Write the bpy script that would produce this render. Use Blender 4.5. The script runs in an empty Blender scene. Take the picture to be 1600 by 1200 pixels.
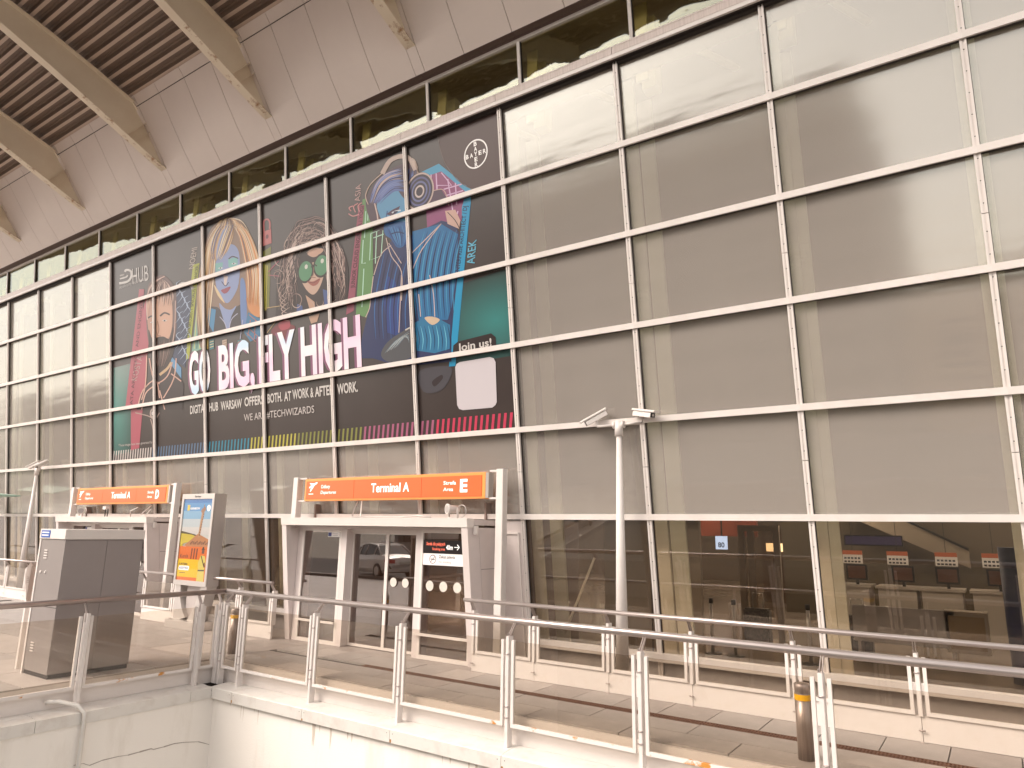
import bpy, bmesh, math, random
from mathutils import Vector, Matrix
from mathutils.geometry import tessellate_polygon
R = math.radians
random.seed(7)
scene = bpy.context.scene
col = scene.collection

# ------------------------------------------------------------------ camera, sky, sun, exposure
cam_d = bpy.data.cameras.new('camera'); cam = bpy.data.objects.new('camera', cam_d); col.objects.link(cam)
scene.camera = cam
EYE = Vector((0, 0, 2.14))
yaw, pitch, roll = R(34.4987), R(11.82976), R(0.929617)
fw = Vector((-math.sin(yaw)*math.cos(pitch), math.cos(yaw)*math.cos(pitch), math.sin(pitch)))
r0 = Vector((math.cos(yaw), math.sin(yaw), 0)); u0 = r0.cross(fw)
rt = math.cos(roll)*r0 + math.sin(roll)*u0; up = -math.sin(roll)*r0 + math.cos(roll)*u0
M = Matrix(((rt.x, up.x, -fw.x), (rt.y, up.y, -fw.y), (rt.z, up.z, -fw.z)))
cam.matrix_world = Matrix.Translation(EYE) @ M.to_4x4()
cam_d.sensor_width = 36; cam_d.lens = 36*1090.54/1600; cam_d.clip_end = 2000; cam_d.clip_start = 0.05

SUN_EL, SUN_AZ = R(42), R(214)          # azimuth clockwise from +y: light comes from behind the camera
w = bpy.data.worlds.new('World'); scene.world = w; w.use_nodes = True
nt = w.node_tree; bg = nt.nodes['Background']
sky = nt.nodes.new('ShaderNodeTexSky'); sky.sky_type = 'NISHITA'; sky.sun_disc = False
sky.sun_elevation = SUN_EL; sky.sun_rotation = SUN_AZ; sky.dust_density = 3.0; sky.air_density = 1.0; sky.ozone_density = 1.0
hs = nt.nodes.new('ShaderNodeHueSaturation'); hs.inputs['Saturation'].default_value = 0.22
mx = nt.nodes.new('ShaderNodeMix'); mx.data_type = 'RGBA'; mx.blend_type = 'MULTIPLY'; mx.inputs[0].default_value = 1
mx.inputs[7].default_value = (1.0, 0.925, 0.85, 1)
nt.links.new(sky.outputs[0], hs.inputs['Color']); nt.links.new(hs.outputs[0], mx.inputs[6]); nt.links.new(mx.outputs[2], bg.inputs[0])
bg.inputs[1].default_value = 0.15
sun_d = bpy.data.lights.new('sun', 'SUN'); sun = bpy.data.objects.new('sun', sun_d); col.objects.link(sun)
sun_d.energy = 0.5; sun_d.angle = R(30); sun_d.color = (1, .92, .85)
sdir = Vector((math.sin(SUN_AZ)*math.cos(SUN_EL), math.cos(SUN_AZ)*math.cos(SUN_EL), math.sin(SUN_EL)))
sun.rotation_euler = sdir.to_track_quat('Z', 'Y').to_euler()
scene.view_settings.view_transform = 'Standard'; scene.view_settings.look = 'None'
scene.view_settings.exposure = 1.5; scene.view_settings.gamma = 1

# ------------------------------------------------------------------ materials
def lin(c):
    return tuple(((v/255)/12.92 if v/255 <= .04045 else ((v/255+.055)/1.055)**2.4) for v in c)
MATS = {}
def mat(name, rgb, rough=.5, metal=0, ior=1.45, noise=None, bump=None, emit=None, spec=None, coat=0):
    """noise = (scale, second rgb, amount 0..1 contrast) ; bump = (scale, strength)"""
    if name in MATS: return MATS[name]
    m = bpy.data.materials.new(name); m.use_nodes = True; MATS[name] = m
    n = m.node_tree; b = n.nodes['Principled BSDF']
    b.inputs['Base Color'].default_value = (*rgb, 1); b.inputs['Roughness'].default_value = rough
    b.inputs['Metallic'].default_value = metal; b.inputs['IOR'].default_value = ior
    b.inputs['Coat Weight'].default_value = coat
    if spec is not None: b.inputs['Specular IOR Level'].default_value = spec
    tc = n.nodes.new('ShaderNodeTexCoord')
    if noise:
        sc, rgb2, lo, hi = noise
        t = n.nodes.new('ShaderNodeTexNoise'); t.inputs['Scale'].default_value = sc if not isinstance(sc, tuple) else 1
        t.inputs['Detail'].default_value = 8; t.inputs['Roughness'].default_value = .65
        if isinstance(sc, tuple):
            mp = n.nodes.new('ShaderNodeMapping'); mp.inputs['Scale'].default_value = sc
            n.links.new(tc.outputs['Object'], mp.inputs[0]); n.links.new(mp.outputs[0], t.inputs['Vector'])
        else: n.links.new(tc.outputs['Object'], t.inputs['Vector'])
        cr = n.nodes.new('ShaderNodeValToRGB'); cr.color_ramp.elements[0].position = lo; cr.color_ramp.elements[1].position = hi
        cr.color_ramp.elements[0].color = (*rgb, 1); cr.color_ramp.elements[1].color = (*rgb2, 1)
        n.links.new(t.outputs['Fac'], cr.inputs[0]); n.links.new(cr.outputs[0], b.inputs['Base Color'])
    if bump:
        t2 = n.nodes.new('ShaderNodeTexNoise'); t2.inputs['Scale'].default_value = bump[0]; t2.inputs['Detail'].default_value = 6
        bp = n.nodes.new('ShaderNodeBump'); bp.inputs['Strength'].default_value = bump[1]; bp.inputs['Distance'].default_value = bump[2] if len(bump) > 2 else .01
        n.links.new(tc.outputs['Object'], t2.inputs['Vector']); n.links.new(t2.outputs['Fac'], bp.inputs['Height']); n.links.new(bp.outputs[0], b.inputs['Normal'])
    if emit:
        b.inputs['Emission Color'].default_value = (*rgb, 1); b.inputs['Emission Strength'].default_value = emit
    return m

def glass(name, tint, ior, body=None, fac=0.0, rough=0.0, wav=None, gcol=(1, 1, 1)):
    """see-through pane: transparent tint (+ a share of printed/frosted body) under a real reflecting surface"""
    m = bpy.data.materials.new(name); m.use_nodes = True; MATS[name] = m
    n = m.node_tree; n.nodes.clear(); o = n.nodes.new('ShaderNodeOutputMaterial')
    tr = n.nodes.new('ShaderNodeBsdfTransparent'); tr.inputs[0].default_value = (*tint, 1)
    base = tr.outputs[0]
    if body:
        df = n.nodes.new('ShaderNodeBsdfDiffuse'); df.inputs[0].default_value = (*body, 1)
        mi = n.nodes.new('ShaderNodeMixShader'); mi.inputs[0].default_value = fac
        n.links.new(tr.outputs[0], mi.inputs[1]); n.links.new(df.outputs[0], mi.inputs[2]); base = mi.outputs[0]
    gl = n.nodes.new('ShaderNodeBsdfGlossy'); gl.inputs['Roughness'].default_value = rough; gl.inputs[0].default_value = (*gcol, 1)
    fr = n.nodes.new('ShaderNodeFresnel'); ge = n.nodes.new('ShaderNodeNewGeometry'); mm = n.nodes.new('ShaderNodeMath'); mm.operation = 'MULTIPLY_ADD'
    mm.inputs[1].default_value = 1/ior-ior; mm.inputs[2].default_value = ior; n.links.new(ge.outputs['Backfacing'], mm.inputs[0]); n.links.new(mm.outputs[0], fr.inputs[0])
    m2 = n.nodes.new('ShaderNodeMixShader')
    n.links.new(fr.outputs[0], m2.inputs[0]); n.links.new(base, m2.inputs[1]); n.links.new(gl.outputs[0], m2.inputs[2])
    if wav:
        tc = n.nodes.new('ShaderNodeTexCoord'); mp = n.nodes.new('ShaderNodeMapping'); mp.inputs['Scale'].default_value = wav[0]
        t = n.nodes.new('ShaderNodeTexNoise'); t.inputs['Scale'].default_value = 1; t.inputs['Detail'].default_value = 2
        bp = n.nodes.new('ShaderNodeBump'); bp.inputs['Strength'].default_value = wav[1]; bp.inputs['Distance'].default_value = wav[2]
        n.links.new(tc.outputs['Object'], mp.inputs[0]); n.links.new(mp.outputs[0], t.inputs['Vector'])
        n.links.new(t.outputs['Fac'], bp.inputs['Height']); n.links.new(bp.outputs[0], gl.inputs['Normal']); n.links.new(bp.outputs[0], fr.inputs['Normal'])
    n.links.new(m2.outputs[0], o.inputs[0])
    return m

WHITE = mat('white_paint', (.70, .64, .60), .35, noise=(3, (.66, .60, .56), .45, .8))
CAP = mat('facade_cap_paint', (.72, .66, .62), .35, noise=(2, (.64, .58, .54), .45, .8))
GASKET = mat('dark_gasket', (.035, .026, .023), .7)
SOFFIT = mat('soffit_panel', (.80, .70, .645), .5, noise=(.5, (.74, .645, .595), .35, .75), bump=(2, .04))
BEAM = mat('cream_steel', (.84, .73, .58), .5, noise=(1.2, (.78, .66, .51), .4, .75), bump=(20, .08))
RUSTY = mat('cream_steel_rust', (.84, .73, .58), .6, noise=(5, (.36, .17, .06), .54, .68), bump=(30, .15))
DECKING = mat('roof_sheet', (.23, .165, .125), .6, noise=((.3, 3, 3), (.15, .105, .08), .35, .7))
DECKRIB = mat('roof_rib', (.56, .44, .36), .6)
DARKBAND = mat('brown_fascia', (.16, .11, .095), .5)
LEDGE = mat('ledge_metal', (.62, .53, .49), .45, noise=((60, 1, 1), (.50, .42, .38), .4, .7))
KICK = mat('grey_panel', (.44, .40, .38), .4, noise=(1.5, (.32, .29, .28), .4, .7))
PORTAL = mat('portal_panel', (.66, .585, .56), .35, noise=(1.5, (.60, .53, .50), .35, .75))
STEEL = mat('brushed_steel', (.50, .44, .41), .30, metal=.65, noise=((4, 4, 60), (.42, .35, .33), .35, .7))
STEELD = mat('bollard_steel', (.46, .38, .34), .36, metal=.6, noise=((40, 40, 1.5), (.28, .22, .19), .35, .7))
YELLOW = mat('yellow_band', lin((240, 180, 30)), .4)
SLAB = mat('granite_slab', (.34, .305, .285), .5, noise=(2.2, (.43, .385, .36), .35, .7), bump=(40, .1))
SLAB2 = mat('granite_slab_light', (.43, .38, .35), .5, noise=(3, (.52, .46, .43), .35, .7), bump=(40, .1))
SLAB3 = mat('granite_slab_dark', (.31, .27, .25), .5, noise=(3, (.40, .35, .325), .35, .7), bump=(40, .1))
JOINT = mat('slab_joint', (.05, .04, .035), .9)
COPING = mat('coping_metal', (.68, .645, .60), .4, noise=(4, (.55, .49, .44), .5, .8), bump=(2, .1))
WALLW = mat('white_render', (.84, .79, .73), .8, noise=((2.5, 2.5, .5), (.70, .64, .57), .52, .80), bump=(60, .25))
CRACK = mat('crack_shadow', (.40, .35, .31), .9)
RAILW = mat('rail_white', (.70, .645, .61), .35, noise=(9, (.66, .59, .54), .5, .8))
RAILR = mat('rail_white_rust', (.70, .645, .61), .45, noise=(4, (.55, .24, .05), .57, .63))
GRATE = mat('rusty_grate', (.20, .10, .065), .7, noise=(12, (.12, .055, .035), .4, .6))
PIT = mat('drain_dark', (.02, .014, .01), .9)
ORANGE = mat('sign_orange', (.66, .13, .035), .35, emit=.06)
ORANGEF = mat('sign_orange_edge', (.75, .30, .08), .35, emit=.06)
PRINTW = mat('print_white', (.85, .82, .80), .4)
SIGNW = mat('sign_letter_white', (.9, .87, .84), .4, emit=.25)
KIOSKD = mat('cabinet_side', (.27, .235, .225), .4, noise=(1, (.30, .26, .25), .3, .7))
KIOSKL = mat('cabinet_front', (.22, .19, .178), .4, noise=(1, (.25, .215, .20), .3, .7))
ALU = mat('aluminium', (.52, .48, .455), .3, metal=.5)
BLACK = mat('black_plastic', (.02, .018, .017), .4)
GREEN = mat('green_column_paint', (.86, .85, .72), .5, noise=((.5, .5, 3), (.72, .69, .53), .35, .7))
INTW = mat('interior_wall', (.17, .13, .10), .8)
INTF = mat('interior_floor', (.30, .25, .21), .25, noise=(1, (.26, .21, .17), .3, .7))
INTB = mat('beige_partition', (.34, .28, .22), .6)
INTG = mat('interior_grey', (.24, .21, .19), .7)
COUNTER = mat('counter_white', (.55, .50, .44), .4)
LAMP = mat('lamp_glow', (1, .88, .7), .5, emit=18)
GLOW = mat('screen_glow', (.45, .6, .9), .5, emit=.5)
GLOWW = mat('warm_shop_glow', (1, .75, .42), .5, emit=.9)
REDSIGN = mat('red_fascia', (.22, .05, .025), .5, emit=.04)
ASPH = mat('asphalt', (.06, .055, .052), .9, noise=(3, (.08, .072, .068), .3, .7))
CONC = mat('concrete', (.32, .285, .26), .8, noise=(.4, (.26, .235, .215), .35, .7))
PANE = glass('frosted_pane', (.95, .95, .90), 1.95, (.56, .495, .455), .36, rough=.10, wav=((.7, .9, 2.6), .24, .02), gcol=(.84, .86, .83))
CLEAR = glass('clear_pane', (.84, .79, .74), 1.8, wav=((.8, .8, 1.2), .3, .006))
CLER = glass('clerestory_pane', (.82, .78, .60), 1.8, wav=((.9, 1, 2.2), .22, .02), gcol=(.78, .84, .80))
DOORG = glass('door_glass', (.66, .55, .49), 2.3)
RAILG = glass('rail_glass', (.90, .87, .83), 1.45)

PR = {}
def ink(r, g, b):
    k = (r, g, b)
    if k not in PR:
        c = lin(k); PR[k] = mat('print_%d_%d_%d' % k, tuple(v*.62 for v in c), .35, ior=1.4)
    return PR[k]

# ------------------------------------------------------------------ mesh builder
class MB:
    def __init__(s): s.v = []; s.f = []; s.m = []; s.mats = []; s.sm = []
    def mi(s, m):
        if m not in s.mats: s.mats.append(m)
        return s.mats.index(m)
    def face(s, pts, m, smooth=False):
        b = len(s.v); s.v += [tuple(p) for p in pts]; s.f.append(tuple(range(b, b+len(pts)))); s.m.append(s.mi(m)); s.sm.append(smooth)
    def hexa(s, p, m):           # p: 8 points, bottom 0-3 ccw, top 4-7
        b = len(s.v); s.v += [tuple(q) for q in p]; k = s.mi(m)
        for f in ((0, 3, 2, 1), (4, 5, 6, 7), (0, 1, 5, 4), (1, 2, 6, 5), (2, 3, 7, 6), (3, 0, 4, 7)):
            s.f.append(tuple(b+i for i in f)); s.m.append(k); s.sm.append(False)
        return s
    def box(s, x0, x1, y0, y1, z0, z1, m):
        return s.hexa([(x0, y0, z0), (x1, y0, z0), (x1, y1, z0), (x0, y1, z0), (x0, y0, z1), (x1, y0, z1), (x1, y1, z1), (x0, y1, z1)], m)
    def lean(s, x0, x1, ya, yb, z0, z1, m, k=.1318):     # box whose y follows y - k*z
        q = lambda x, y, z: (x, y-k*z, z)
        return s.hexa([q(x0, ya, z0), q(x1, ya, z0), q(x1, yb, z0), q(x0, yb, z0), q(x0, ya, z1), q(x1, ya, z1), q(x1, yb, z1), q(x0, yb, z1)], m)
    def prism(s, poly, axis, a, b, m):     # poly in the two other axes, extruded along axis from a to b
        def P(u, v, t): return {'x': (t, u, v), 'y': (u, t, v), 'z': (u, v, t)}[axis]
        n = len(poly); base = len(s.v)
        s.v += [P(u, v, a) for u, v in poly] + [P(u, v, b) for u, v in poly]; k = s.mi(m)
        for i in range(n):
            j = (i+1) % n; s.f.append((base+i, base+j, base+n+j, base+n+i)); s.m.append(k); s.sm.append(False)
        for t in tessellate_polygon([[Vector((u, v, 0)) for u, v in poly]]):
            s.f.append(tuple(base+i for i in t)); s.f.append(tuple(base+n+i for i in reversed(t))); s.m += [k, k]; s.sm += [False, False]
        return s
    def tube(s, path, r, m, n=12, cap=True):
        path = [Vector(p) for p in path]; rings = []; k = s.mi(m)
        rs = r if isinstance(r, (list, tuple)) else [r]*len(path)
        for i, p in enumerate(path):
            d = (path[min(i+1, len(path)-1)]-path[max(i-1, 0)]).normalized()
            a = Vector((0, 0, 1)) if abs(d.z) < .95 else Vector((1, 0, 0))
            e1 = d.cross(a).normalized(); e2 = d.cross(e1); base = len(s.v)
            for j in range(n):
                t = 2*math.pi*j/n; s.v.append(tuple(p+rs[i]*(math.cos(t)*e1+math.sin(t)*e2)))
            rings.append(base)
        for a, b in zip(rings, rings[1:]):
            for j in range(n):
                s.f.append((a+j, a+(j+1) % n, b+(j+1) % n, b+j)); s.m.append(k); s.sm.append(True)
        if cap:
            for a in (rings[0], rings[-1]): s.f.append(tuple(a+j for j in range(n))); s.m.append(k); s.sm.append(False)
        return s
    def flat(s, pts, m):                     # planar polygon, any outline
        t = tessellate_polygon([[Vector(p) for p in pts]]); b = len(s.v); s.v += [tuple(p) for p in pts]; k = s.mi(m)
        for q in t: s.f.append(tuple(b+i for i in q)); s.m.append(k); s.sm.append(False)
        return s
    def mesh(s, name, origin=(0, 0, 0), bevel=0):
        me = bpy.data.meshes.new(name); o = Vector(origin)
        me.from_pydata([tuple(Vector(v)-o) for v in s.v], [], s.f)
        for m in s.mats: me.materials.append(m)
        for p, k, sm in zip(me.polygons, s.m, s.sm): p.material_index = k; p.use_smooth = sm
        bm = bmesh.new(); bm.from_mesh(me); bmesh.ops.recalc_face_normals(bm, faces=bm.faces)
        if bevel: bmesh.ops.bevel(bm, geom=[e for e in bm.edges if len(e.link_faces) == 2 and e.calc_face_angle(0) > .6], offset=bevel, segments=2, affect='EDGES', clamp_overlap=True)
        bm.to_mesh(me); bm.free(); me.update()
        return me
    def build(s, name, parent=None, bevel=0, loc=None):
        root = parent
        while root is not None and root.parent: root = root.parent
        org = root.location if root else Vector((0, 0, 0))
        o = bpy.data.objects.new(name, s.mesh(name, org if root else (loc or (0, 0, 0)), bevel)); col.objects.link(o)
        if parent: o.parent = parent
        elif loc: o.location = loc
        return o
def inst(name, me, loc, parent=None):        # alike pieces share mesh data; loc in the thing's own frame
    o = bpy.data.objects.new(name, me); col.objects.link(o); o.location = loc
    if parent: o.parent = parent
    return o
def thing(name, label, cat, loc=(0, 0, 0), group=None):
    o = bpy.data.objects.new(name, None); col.objects.link(o); o.location = loc; o.empty_display_size = .2
    o['label'] = label; o['category'] = cat
    if group: o['group'] = group
    return o
def tag(o, label, cat, group=None):
    o['label'] = label; o['category'] = cat
    if group: o['group'] = group
    return o
def struct(o): o['kind'] = 'structure'; return o
def stuff(o): o['kind'] = 'stuff'; return o
def copy_thing(root, loc, label):
    r = root.copy(); col.objects.link(r); r.location = loc; r['label'] = label
    for ch in list(root.children):
        c = ch.copy(); col.objects.link(c); c.parent = r
        for g in ch.children:
            d = g.copy(); col.objects.link(d); d.parent = c
    return r
TXT = {}
def text_geo(s, bold=0.0):
    k = (s, bold)
    if k in TXT: return TXT[k]
    cu = bpy.data.curves.new('t', 'FONT'); cu.body = s; cu.size = 1; cu.resolution_u = 3; cu.offset = bold; cu.fill_mode = 'FRONT' if hasattr(cu, 'fill_mode') else cu.fill_mode
    ob = bpy.data.objects.new('t', cu); col.objects.link(ob)
    me = bpy.data.meshes.new_from_object(ob.evaluated_get(bpy.context.evaluated_depsgraph_get()))
    bpy.data.objects.remove(ob); v = [x.co.copy() for x in me.vertices]; f = [tuple(p.vertices) for p in me.polygons]
    bpy.data.meshes.remove(me)
    x0 = min(p.x for p in v); x1 = max(p.x for p in v); y0 = min(p.y for p in v); y1 = max(p.y for p in v)
    # height is measured on capitals so that descenders hang below the line
    TXT[k] = ([( (p.x-x0)/(x1-x0), p.y) for p in v], f, y0, y1)
    return TXT[k]
def text(mb, s, P0, P1, P2, m, bold=0.0, cap=.73, slant=0):
    """lettering on the plane through P0 (baseline start), P1 (baseline end), P2 (cap height above P0)"""
    v, f, y0, y1 = text_geo(s, bold); P0, P1, P2 = map(Vector, (P0, P1, P2)); b = len(mb.v); k = mb.mi(m)
    for u, y in v: mb.v.append(tuple(P0+(P1-P0)*(u+slant*y)+(P2-P0)*(y/cap)))
    for q in f: mb.f.append(tuple(b+i for i in q)); mb.m.append(k); mb.sm.append(False)

# ------------------------------------------------------------------ facade geometry
LEAN = .1318; FY = 10.2057                    # outer glass plane: y = FY - LEAN*z (leans out towards the top)
def xc(k): return -22.259+2.25067*k
ROW = [9.405, 8.003, 6.583, 5.164, 3.741, 2.317, .308]
def onf(x, z, off=0): return Vector((x, FY-LEAN*z-off, z))
def trace(px, py, off=0):                     # outline measured in the photograph -> its true place on the leaning facade
    d = (px-800)/1090.54*rt-(py-600)/1090.54*up+fw
    t = (FY-LEAN*EYE.z)/(d.y+LEAN*d.z); p = EYE+d*t
    return Vector((p.x, FY-LEAN*p.z-off, p.z))

# ------------------------------------------------------------------ ground and setting
def sheet(name, x0, x1, y0, y1, z, m, label=None):
    o = MB(); o.face([(x0, y0, z), (x1, y0, z), (x1, y1, z), (x0, y1, z)], m); return struct(o.build(name))
sheet('ground', -900, 900, -900, 900, -6.0, mat('far_ground', (.22, .19, .16), .9, noise=(.05, (.16, .15, .12), .3, .7)))
# entrance deck: bed of the paving, L-shaped, open well in front of it
d = MB()
d.box(-60, -10.86, -3.2, 13, -.6, -.030, JOINT); d.box(-10.86, 8, 7.42, 13, -.6, -.030, JOINT)
deck = struct(d.build('entrance_deck'))
# road deck behind the camera
d = MB(); d.box(-140, 60, -16, -3.6, -.8, -.02, ASPH); struct(d.build('road'))
d = MB(); d.box(-140, 60, -3.6, -3.2, -.8, .10, CONC); struct(d.build('kerb'))

def slab_mesh(lx, ly, m, seed):
    b = MB(); g = .006
    b.box(g, lx-g, g, ly-g, -.03, 0, m); me = b.mesh('slab')
    return me
SL = {}
def slab(x, y, lx, ly):
    m = random.choice((SLAB, SLAB, SLAB, SLAB2, SLAB3)); k = (round(lx, 2), round(ly, 2), m.name)
    if k not in SL: SL[k] = slab_mesh(lx, ly, m, 0)
    inst('slab', SL[k], (x, y, random.uniform(-.0015, .0015)), deck)
# strip in front of the facade: short slabs between railing and drain, long slabs between drain and kerb
DR0, DR1 = 8.34, 8.50
x = -10.84
while x < 3.0: slab(x, DR1, .6, 9.14-DR1); x += .6
row = 0
for y in (7.44, 7.89):
    x = -10.84-(.6 if row else 0)
    while x < 3.0:
        x0 = max(x, -10.84); slab(x0, y, x+1.2-x0, .45); x += 1.2
    row ^= 1
# left plaza
y = 2.7; row = 0
while y < 9.1:
    h = min(.9, 9.14-y)
    x = -10.84-1.2-(.6 if row else 0)
    if row: slab(-10.84-.6, y, .6, h)
    while x > -23.5: slab(x, y, 1.2, h); x -= 1.2
    y += .9; row ^= 1
b = MB(); b.box(-59, -23.2, -3, 9.14, -.03, -.002, SLAB); b.box(-23.2, -10.84, -3, 2.69, -.03, -.002, SLAB); struct(b.build('far_paving'))
b = MB(); b.box(-59, 8, 9.142, 11.0, -.03, -.004, SLAB3); struct(b.build('paving_edge'))

# drain
dr = thing('drainage_channel', 'rusty brown slotted drainage grate set in the paving along the facade', 'drain', (-8.6, 8.42, 0))
b = MB(); b.box(-8.6, 3.0, DR0, DR1, -.028, -.024, PIT); b.build('channel', dr)
b = MB(); b.box(-8.6, 3.0, DR0, DR0+.018, -.024, .001, GRATE); b.box(-8.6, 3.0, DR1-.018, DR1, -.024, .001, GRATE)
b.box(-8.6, 3.0, 8.413, 8.427, -.02, .0, GRATE); b.build('frame_rail', dr)
bar = MB(); bar.box(0, .014, DR0+.018-8.42, DR1-.018-8.42, -.02, -.001, GRATE); bm_ = bar.mesh('grate_bar')
n = 0; x = 2.9-.0
xs = [2.9-i*.034 for i in range(int(11.4/.034))]
for x in xs[:300]: inst('grate_bar', bm_, (x+8.6, 0, 0), dr)
b = MB()
for x in xs[300:]: b.box(x, x+.014, DR0+.018, DR1-.018, -.02, -.001, GRATE)
stuff(b.build('grate_bars_far', dr))

# ------------------------------------------------------------------ terminal building
bld = thing('terminal_building', 'long airport terminal with leaning grey glass wall under a cream canopy roof', 'building', (0, 10, 0))
def rel(x, y, z): return (x-bld.location.x, y-bld.location.y, z-bld.location.z)
K0, K1 = -5, 12
portals = (-7.07, -16.72)                   # right edge of each entrance portal
PW = 4.65
def in_portal(x0, x1):
    return any(x1 > p-PW and x0 < p for p in portals)
# frosted panes, rows 0..4, one shared mesh
h = ROW[0]-ROW[1]
def pane_mesh(wd, hh, m, name='glass_pane'):
    b = MB(); b.hexa([(0, 0, 0), (wd, 0, 0), (wd, .02, 0), (0, .02, 0), (0, -LEAN*hh, hh), (wd, -LEAN*hh, hh), (wd, .02-LEAN*hh, hh), (0, .02-LEAN*hh, hh)], m)
    return b.mesh(name)
pm = pane_mesh(2.2507, 1.4175, PANE)
for j in range(5):
    for k in range(K0, K1):
        p = onf(xc(k), ROW[j+1]+.03); o = inst('glass_pane', pm, rel(*p), bld)
        if not (1 <= k <= 6 and j < 4): o.rotation_euler = (random.uniform(-.006, .006), 0, random.uniform(-.006, .006)); o.location.y += .012
# clear panes of the ground row, cut where the portals stand
hc = ROW[5]-ROW[6]-.06
for k in range(K0, K1):
    x0, x1 = xc(k), xc(k+1)
    segs = [(x0, x1)]
    for p in portals:
        ns = []
        for a, c in segs:
            lo, hi = p-PW, p
            hi2 = xc(7) if p == portals[0] else xc(3)
            if c <= lo or a >= hi2: ns.append((a, c)); continue
            if a < lo: ns.append((a, lo))
            if c > hi2: ns.append((hi2, c))
        segs = ns
    for a, c in segs:
        if c-a > .1:
            p = onf(a, ROW[6]+.06); inst('glass_pane', pane_mesh(c-a, hc, CLEAR), rel(*p), bld)
# transoms: pale cap in front of a dark gasket body
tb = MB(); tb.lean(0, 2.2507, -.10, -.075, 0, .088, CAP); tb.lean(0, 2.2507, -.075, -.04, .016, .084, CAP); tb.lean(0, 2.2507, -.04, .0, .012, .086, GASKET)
tm = tb.mesh('transom', bevel=0)
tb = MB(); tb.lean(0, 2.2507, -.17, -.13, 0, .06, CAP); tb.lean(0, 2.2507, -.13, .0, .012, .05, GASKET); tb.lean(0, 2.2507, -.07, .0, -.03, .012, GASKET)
tm0 = tb.mesh('transom')
for j in range(6):
    for k in range(K0, K1):
        p = onf(xc(k), ROW[j]); inst('transom', tm0 if j == 0 else tm, rel(*p), bld)
# sills and kick panels
for k in range(K0, K1):
    for (a, c) in ((xc(k), xc(k+1)),):
        segs = [(a, c)]
        for p in portals:
            ns = []
            for s0, s1 in segs:
                lo, hi = p-PW, (xc(7) if p == portals[0] else xc(3))
                if s1 <= lo or s0 >= hi: ns.append((s0, s1)); continue
                if s0 < lo: ns.append((s0, lo))
                if s1 > hi: ns.append((hi, s1))
            segs = ns
        for s0, s1 in segs:
            if s1-s0 < .05: continue
            b = MB(); b.lean(s0, s1, FY-.12, FY+.02, .31, .425, CAP); b.build('sill', bld)
            b = MB(); b.lean(s0+.006, s1-.006, FY-.03, FY, -.02, .298, KICK); b.build('kick_panel', bld)
# mullions in three lengths with a seam between, screws on the cap
def mull(z0, z1):
    b = MB(); b.lean(-.036, -.010, -.070, -.030, z0, z1, CAP); b.lean(.010, .036, -.070, -.030, z0, z1, CAP)
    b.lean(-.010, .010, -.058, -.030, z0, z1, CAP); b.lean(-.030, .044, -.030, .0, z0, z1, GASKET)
    me = b.mesh('mullion'); s = MB(); z = z0+.12
    while z < z1-.05:
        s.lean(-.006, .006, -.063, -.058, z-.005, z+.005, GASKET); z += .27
    return me, s.mesh('screws')
SEG = [(-.02, 3.09), (3.10, 5.86), (5.87, 9.40)]
ML = [mull(*s) for s in SEG]
for k in range(K0, K1+1):
    inport = any(p-PW < xc(k) < p for p in portals)
    for (me, sm), (z0, z1) in zip(ML, SEG):
        if inport and z0 < 0:
            if 'mp' not in globals(): mp = mull(2.30, 3.09)
            me, sm = mp
        o = inst('mullion', me, rel(xc(k), FY, 0), bld); s = inst('screws', sm, (0, 0, 0), o); stuff(s)
# ledge above the grid, clerestory band, fascia
for k in range(K0, K1):
    b = MB(); b.lean(xc(k)+.004, xc(k+1)-.004, FY-.15, FY-.10, 9.485, 9.61, LEDGE)
    q = lambda x, y, z: (x, y, z)
    ya = FY-LEAN*9.61
    b.hexa([q(xc(k)+.004, ya-.15, 9.585), q(xc(k+1)-.004, ya-.15, 9.585), q(xc(k+1)-.004, 9.72, 9.66), q(xc(k)+.004, 9.72, 9.66),
            q(xc(k)+.004, ya-.15, 9.612), q(xc(k+1)-.004, ya-.15, 9.612), q(xc(k+1)-.004, 9.72, 9.70), q(xc(k)+.004, 9.72, 9.70)], LEDGE)
    b.build('ledge', bld)
CY = 9.62+.11*10.2                            # clerestory glass plane y = CY - .11 z
for k in range(K0, K1):
    b = MB(); b.lean(xc(k), xc(k+1), CY, CY+.02, 9.66, 11.12, CLER, k=.11); b.build('clerestory_pane', bld)
    b = MB(); b.lean(xc(k), xc(k+1), CY-.05, CY+.03, 11.10, 11.165, CAP, k=.11); b.build('clerestory_head', bld)
    for a, c in ((xc(k), xc(k+1)),):
        b = MB(); b.box(a+.004, c-.004, 9.275, 9.42, 11.175, 11.20, DARKBAND); b.box(a+.004, c-.004, 9.425, 9.56, 11.168, 11.20, DARKBAND); b.build('fascia_strip', bld)
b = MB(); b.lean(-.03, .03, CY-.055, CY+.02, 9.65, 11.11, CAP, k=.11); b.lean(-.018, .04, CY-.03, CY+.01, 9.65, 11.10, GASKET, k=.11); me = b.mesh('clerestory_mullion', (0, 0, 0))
for k in range(K0, K1+1): inst('clerestory_mullion', me, rel(xc(k), 0, 0), bld)

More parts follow.
